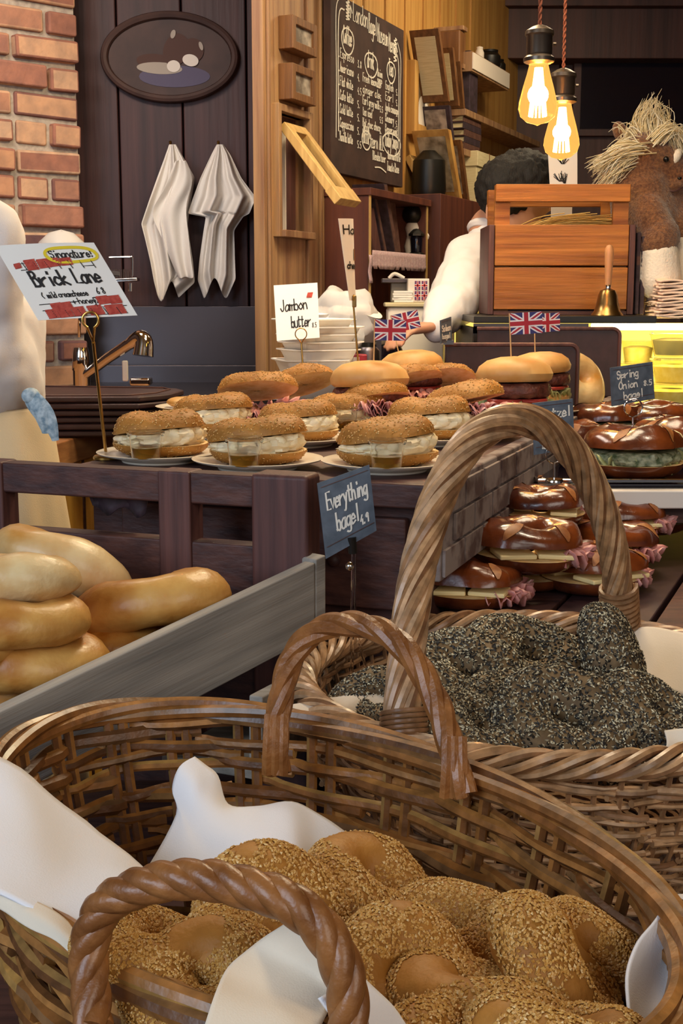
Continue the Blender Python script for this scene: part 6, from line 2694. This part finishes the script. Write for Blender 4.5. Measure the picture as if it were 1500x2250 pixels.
def headmesh(mb, c, f, u, r=.098):
    """skull, jaw, nose, lips, brow and ears; f = facing, u = up"""
    f = V(f).normalized()
    u = V(u)
    u = (u - f * u.dot(f)).normalized()
    s = f.cross(u)
    R = Matrix((s, f, u)).transposed()
    c = V(c)
    mb.ell(c + u * .015, (r * .78, r * .98, r * .98), R, 20, 14)
    mb.ell(c + f * .03 - u * .05, (r * .60, r * .68, r * .66), R, 18, 12)
    mb.cap(c + f * .058 - u * .09, c + f * .066 - u * .085, .02, .018, 10)
    mb.cap(c + f * .088 + u * .012, c + f * .108 - u * .026, .009, .014, 10)
    for k in (-1, 1):
        mb.cap(c + f * .082 + s * .03 * k + u * .022, c + f * .078 + s * .05 * k + u * .018, .010, .009, 8)
        mb.ell(c + f * .076 + s * .034 * k + u * .0, (.012, .010, .010), R, 10, 7)
        mb.ell(c + s * .080 * k - u * .005 - f * .004, (.009, .02, .032), R, 10, 8)
        mb.ell(c + s * .086 * k - u * .024 - f * .0, (.007, .011, .012), R, 8, 6)
    mb.cap(c + f * .09 - u * .055 - s * .016, c + f * .09 - u * .055 + s * .016, .008, .008, 8)


def person_root(label, loc):
    return thing('person', label, 'person', loc)


def body(t, J, fdir, udir, hands=True):
    b = MB()
    headmesh(b, J['head'], fdir, udir)
    b.cap(J['neck'], J['head'] - V(udir) * .05, .056, .052)
    b.cap(J['pelvis'], J['chest'], .135, .13, 18)
    b.cap(J['chest'], J['neck'], .125, .07, 18)
    for s_ in 'lr':
        b.cap(J['chest'] + (J['sh' + s_] - J['chest']) * .3, J['sh' + s_], .09, .056)
        b.cap(J['sh' + s_], J['el' + s_], .052, .040)
        b.cap(J['el' + s_], J['wr' + s_], .040, .027)
        d = J['hd' + s_]
        hand(b, J['wr' + s_], d, J.get('hn' + s_, (0, 0, 1)), 1 if s_ == 'l' else -1)
        b.cap(J['pelvis'] + (J['hip' + s_] - J['pelvis']) * .6, J['hip' + s_], .11, .095)
        b.cap(J['hip' + s_], J['kn' + s_], .088, .056)
        b.cap(J['kn' + s_], J['an' + s_], .054, .038)
        b.cap(J['an' + s_] + V((0, 0, -.04)), J['an' + s_] + V(J['toe']) * .15 + V((0, 0, -.05)), .04, .03)
    return b.build('body', m_skin, t, remesh=.006)


# person at the left edge: white shirt, cream apron
PX, PY = at(-120, 900, 1.97).x, 1.97
t = person_root('standing person in a white shirt and cream apron, cut by the left picture edge', (PX, PY, 0))
J = dict(head=V((PX - .03, PY + .02, 1.60)), neck=V((PX - .015, PY + .01, 1.45)), chest=V((PX, PY, 1.27)), pelvis=V((PX, PY, 1.0)),
         shl=V((PX - .14, PY + .12, 1.39)), shr=V((PX + .09, PY - .10, 1.38)), ell=V((PX - .20, PY + .20, 1.18)), elr=V((PX + .05, PY - .06, 1.20)),
         wrl=V((PX - .12, PY + .36, 1.06)), wrr=V((PX - .14, PY + .12, 1.20)), hdl=V((.3, .9, -.1)), hdr=V((-.8, .5, -.1)),
         hipl=V((PX - .045, PY + .04, .92)), hipr=V((PX + .045, PY - .04, .92)), knl=V((PX - .06, PY + .05, .50)), knr=V((PX + .055, PY - .04, .50)),
         anl=V((PX - .08, PY + .07, .09)), anr=V((PX + .08, PY - .06, .09)), toe=V((-.4, .9, 0)))
body(t, J, (-.5, .85, -.1), (0, 0, 1))
b = MB()
hc = J['head']
b.ell(hc + V((.015, -.025, .03)), (.092, .10, .10))
b.ell(hc + V((.03, -.05, -.03)), (.075, .07, .08))
b.build('hair', m_hair, t, remesh=.008, disp=(.012, .01))
b = MB()
b.lathe([(.0, 1.10), (.128, 1.10), (.150, 1.14), (.152, 1.2), (.155, 1.27), (.12, 1.32), (0, 1.34)], (PX, PY, 0), n=28)
b.cap(J['chest'], J['neck'] - V((0, 0, .05)), .150, .085, 20)
b.cap(J['shr'] + V((-.05, .04, .01)), J['shr'], .07, .068)
b.cap(J['shl'] + V((.05, -.04, .01)), J['shl'], .07, .068)
b.cap(J['shr'], J['elr'] + V((.02, 0, -.02)), .07, .064)
b.cap(J['elr'] + V((.02, 0, -.02)), J['elr'] * .75 + J['wrr'] * .25, .064, .058)
b.cap(J['shl'], J['ell'], .066, .058)
# loose cloth gathered above the apron
b.ell((PX + .02, PY - .02, 1.165), (.142, .135, .055))
b.ell((PX + .045, PY - .05, 1.20), (.115, .11, .11))
b.build('shirt', m_shirt, t, remesh=.009, disp=(.022, .09))
b = MB()
G = []
for i in range(73):
    a = 2 * math.pi * i / 72
    row = []
    for j in range(16):
        q = j / 15
        z = 1.135 - q * .62
        r = .150 + .028 * min(1, q * 2.4) + .012 * math.sin(a * 9 + 1.3) * q + .006 * math.sin(a * 17) * q
        if q < .02:
            r = .148
        row.append(V((PX + .008 + r * math.cos(a), PY + r * .92 * math.sin(a), z)))
    G.append(row)
b.grid(G[:-1], True, False)
b.build('apron', m_apron, t, solid=.003, subsurf=1)
b = MB()
for (px0, py0, px1, py1, w_) in ((68, 868, 122, 968, .022), (62, 876, 100, 952, .018)):
    pts = cat([at(px0, py0, 1.84), at((px0 + px1) / 2 + 8, (py0 + py1) / 2 - 6, 1.83), at(px1, py1, 1.835)], 5)
    b.tube(pts, [.006 + .008 * math.sin(math.pi * min(1, k / len(pts) + .15)) for k in range(len(pts))], 8, flat=.35)
b.ell(at(68, 870, 1.84), (.014, .010, .012))
b.build('apron_tie', m_check, t)

# person bending behind the case
t = person_root('black haired person in a white shirt bending down behind the orange crate', at(1110, 900, 3.62) * 1)
t.location.z = 0
ROOTM[t.name] = Matrix.Translation(t.location)
hd = at(1138, 428, 3.46)
J = dict(head=hd, neck=at(1085, 508, 3.52), chest=at(1092, 640, 3.60), pelvis=V((at(1105, 880, 3.68).x, 3.70, .96)),
         shl=at(1035, 572, 3.44), shr=at(1180, 565, 3.66), ell=at(992, 668, 3.27), elr=at(1230, 690, 3.56), wrl=at(958, 716, 3.13), wrr=at(1190, 745, 3.50),
         hdl=V((-.45, -.4, -.05)), hdr=V((-.5, -.2, -.4)), hnl=V((0, 0, 1)))
J['wrr'].z = max(J['wrr'].z, 1.0)
pv = J['pelvis']
J.update(hipl=pv + V((-.08, 0, -.06)), hipr=pv + V((.08, .02, -.06)), knl=V((pv.x - .09, pv.y - .02, .5)), knr=V((pv.x + .09, pv.y, .5)), anl=V((pv.x - .09, pv.y + .03, .09)), anr=V((pv.x + .09, pv.y + .04, .09)), toe=V((0, -1, 0)))
FD = V((.62, .50, -.60)).normalized()
UD = V((.30, .20, .93)).normalized()
body(t, J, FD, UD)
b = MB()
u2 = (UD - FD * UD.dot(FD)).normalized()
b.ell(hd + u2 * .03 - FD * .012, (.094, .100, .088))
b.ell(hd - FD * .045 - u2 * .015, (.084, .078, .082))
b.ell(at(1094, 425, 3.44), (.05, .055, .06))
b.ell(at(1090, 455, 3.47), (.03, .045, .05))
b.ell(at(1160, 378, 3.46), (.075, .08, .055))
b.build('hair', m_hair, t, remesh=.007, disp=(.016, .012))
# ear in front of the hair
b = MB()
ec = at(1076, 466, 3.40)
b.ell(ec, (.010, .013, .030))
b.ell(ec + V((.002, -.006, -.022)), (.008, .008, .010))
b.tube([ec + V((.010 * math.cos(q), -.012, .026 * math.sin(q))) for q in [k * math.pi / 9 - 1.2 for k in range(16)]], .004, 6)
b.build('ear', m_skin, t, remesh=.003)
b = MB()
b.cap(pv + V((0, 0, .08)), J['chest'], .155, .16, 20)
b.cap(J['chest'], J['neck'] - V((0, 0, .03)), .15, .08, 20)
b.cap(J['shl'] + (J['chest'] - J['shl']) * .4, J['shl'], .10, .074)
b.cap(J['shr'] + (J['chest'] - J['shr']) * .4, J['shr'], .10, .074)
b.cap(J['shl'], J['ell'], .074, .066)
b.cap(J['ell'], J['wrl'], .068, .040)
b.cap(J['shr'], J['elr'], .068, .056)
b.cap(J['elr'], J['wrr'], .054, .040)
b.build('shirt', m_shirt, t, remesh=.009, disp=(.022, .07))
b = MB()
b.tube([J['neck'] + V((.062 * math.cos(q), .062 * math.sin(q), .012 + .01 * math.sin(q * 2))) for q in [k * math.pi / 10 for k in range(20)]], .012, 8, True)
b.build('collar', m_shirt, t)
b = MB()
for sd_ in 'lr':
    b.cap(pv + (J['hip' + sd_] - pv) * .5, J['hip' + sd_], .125, .108)
    b.cap(J['hip' + sd_], J['kn' + sd_], .10, .07)
    b.cap(J['kn' + sd_], J['an' + sd_] + V((0, 0, .02)), .07, .06)
b.cap(pv, pv + V((0, 0, .08)), .14, .14)
b.build('trousers', m_black, t, remesh=.01)

# ------------------------------------------------------------------ plush horse
YP = YC + .30
kp = YP / F_PX
t = thing('plush_horse', 'brown plush horse with a shaggy cream mane sitting on the lit case', 'toy', (at(1420, 690, YP).x, YP, ZC))


def pb_(px, py, dy=0):
    return at(px, py, YP + dy)


b = MB()
b.cap(pb_(1405, 420), pb_(1420, 500), .075, .085, 18)
b.cap(pb_(1400, 400), pb_(1412, 345), .068, .058, 16)
b.cap(pb_(1415, 345), pb_(1452, 355), .062, .055, 16)
b.cap(pb_(1455, 362), pb_(1492, 392), .052, .042, 16)
b.ell(pb_(1478, 410, -.01), (.045, .04, .020))
b.cap(pb_(1420, 460, -.05), pb_(1450, 520, -.09), .046, .044, 14)
b.cap(pb_(1450, 520, -.09), pb_(1442, 540, -.10), .048, .048, 14)
b.cap(pb_(1470, 455, .02), pb_(1492, 500, -.02), .044, .04, 14)
b.cap(pb_(1492, 500, -.02), pb_(1512, 530, -.04), .042, .04, 14)
b.cap(pb_(1470, 430, .02), pb_(1440, 470, .0), .05, .06, 14)
b.ell(pb_(1432, 540, .02), (.10, .09, .09))
b.cap(pb_(1385, 590, .0), pb_(1375, 680, -.0), .05, .045, 12)
b.build('body', m_plush, t, remesh=.006, disp=(.006, .006))
for (nm, px, py, dy, rx, rz) in (('hoof', 1446, 588, -.10, .044, .052), ('hoof', 1508, 580, -.04, .042, .052)):
    b = MB()
    b.cap(pb_(px - 2, py - 26, dy), pb_(px, py + 22, dy), .050, .054, 16)
    b.build(nm, m_hoof, t, remesh=.006, disp=(.003, .006))
for (px, py, dy, sz, an) in ((1440, 318, -.035, .022, .1), (1364, 292, .05, .026, -.5)):
    b = MB()
    c = pb_(px, py, dy)
    b.ell(c, (sz * .72, sz * .45, sz * 1.15), Euler((0, an, 0)).to_matrix(), 14, 10)
    b.build('ear', m_plush, t)
b = MB()
b.ell(pb_(1463, 350, -.058), .0072, nu=14, nv=10)
b.build('eye', m_eye, t)
b = MB()
b.ell(pb_(1484, 345, -.040), (.012, .012, .022), Euler((0, .5, 0)).to_matrix())
b.build('blaze', m_hoof, t)
b = MB()
b.ell(pb_(1492, 392, -.040), (.006, .006, .004))
b.build('nostril', m_eye, t)
b = MB()
b.tube(cat([pb_(1462, 414, -.045), pb_(1480, 420, -.05), pb_(1498, 412, -.042)], 5), .0025, 6)
b.build('mouth', m_wdark, t)
mn = MB()
r8 = random.Random(12)


def lock(p0, p1, p2, n, sp0, sp2, r=.0016):
    for k in range(n):
        j0 = V((r8.gauss(0, sp0), r8.gauss(0, sp0 * 1.2), r8.gauss(0, sp0 * .6)))
        j2 = V((r8.gauss(0, sp2), r8.gauss(0, sp2), r8.gauss(0, sp2)))
        pts = cat([p0 + j0, p1 + j0 * .8 + j2 * .4, p2 + j2], 4)
        m = len(pts)
        mn.tube(pts, [r * (1 - .85 * i / m) for i in range(m)], 4)


lock(pb_(1420, 325), pb_(1415, 270), pb_(1432, 232), 120, .016, .014)
lock(pb_(1435, 320), pb_(1450, 270), pb_(1440, 240), 70, .014, .014)
lock(pb_(1430, 318, -.03), pb_(1470, 285, -.04), pb_(1498, 335, -.03), 130, .012, .014)
lock(pb_(1445, 318, .02), pb_(1480, 290, .02), pb_(1505, 340, .0), 90, .014, .014)
lock(pb_(1405, 335, -.02), pb_(1370, 330, -.03), pb_(1330, 395, -.01), 130, .016, .018)
lock(pb_(1412, 325, -.03), pb_(1365, 330, -.05), pb_(1308, 362, -.03), 110, .014, .012)
lock(pb_(1400, 350, -.03), pb_(1365, 365, -.05), pb_(1335, 400, -.03), 90, .014, .014)
lock(pb_(1408, 310), pb_(1390, 285), pb_(1380, 300), 70, .016, .018)
lock(pb_(1400, 330), pb_(1375, 320), pb_(1360, 345), 70, .014, .018)
mn.build('mane', m_mane, t)
# pinkish cloth tail behind the dark books
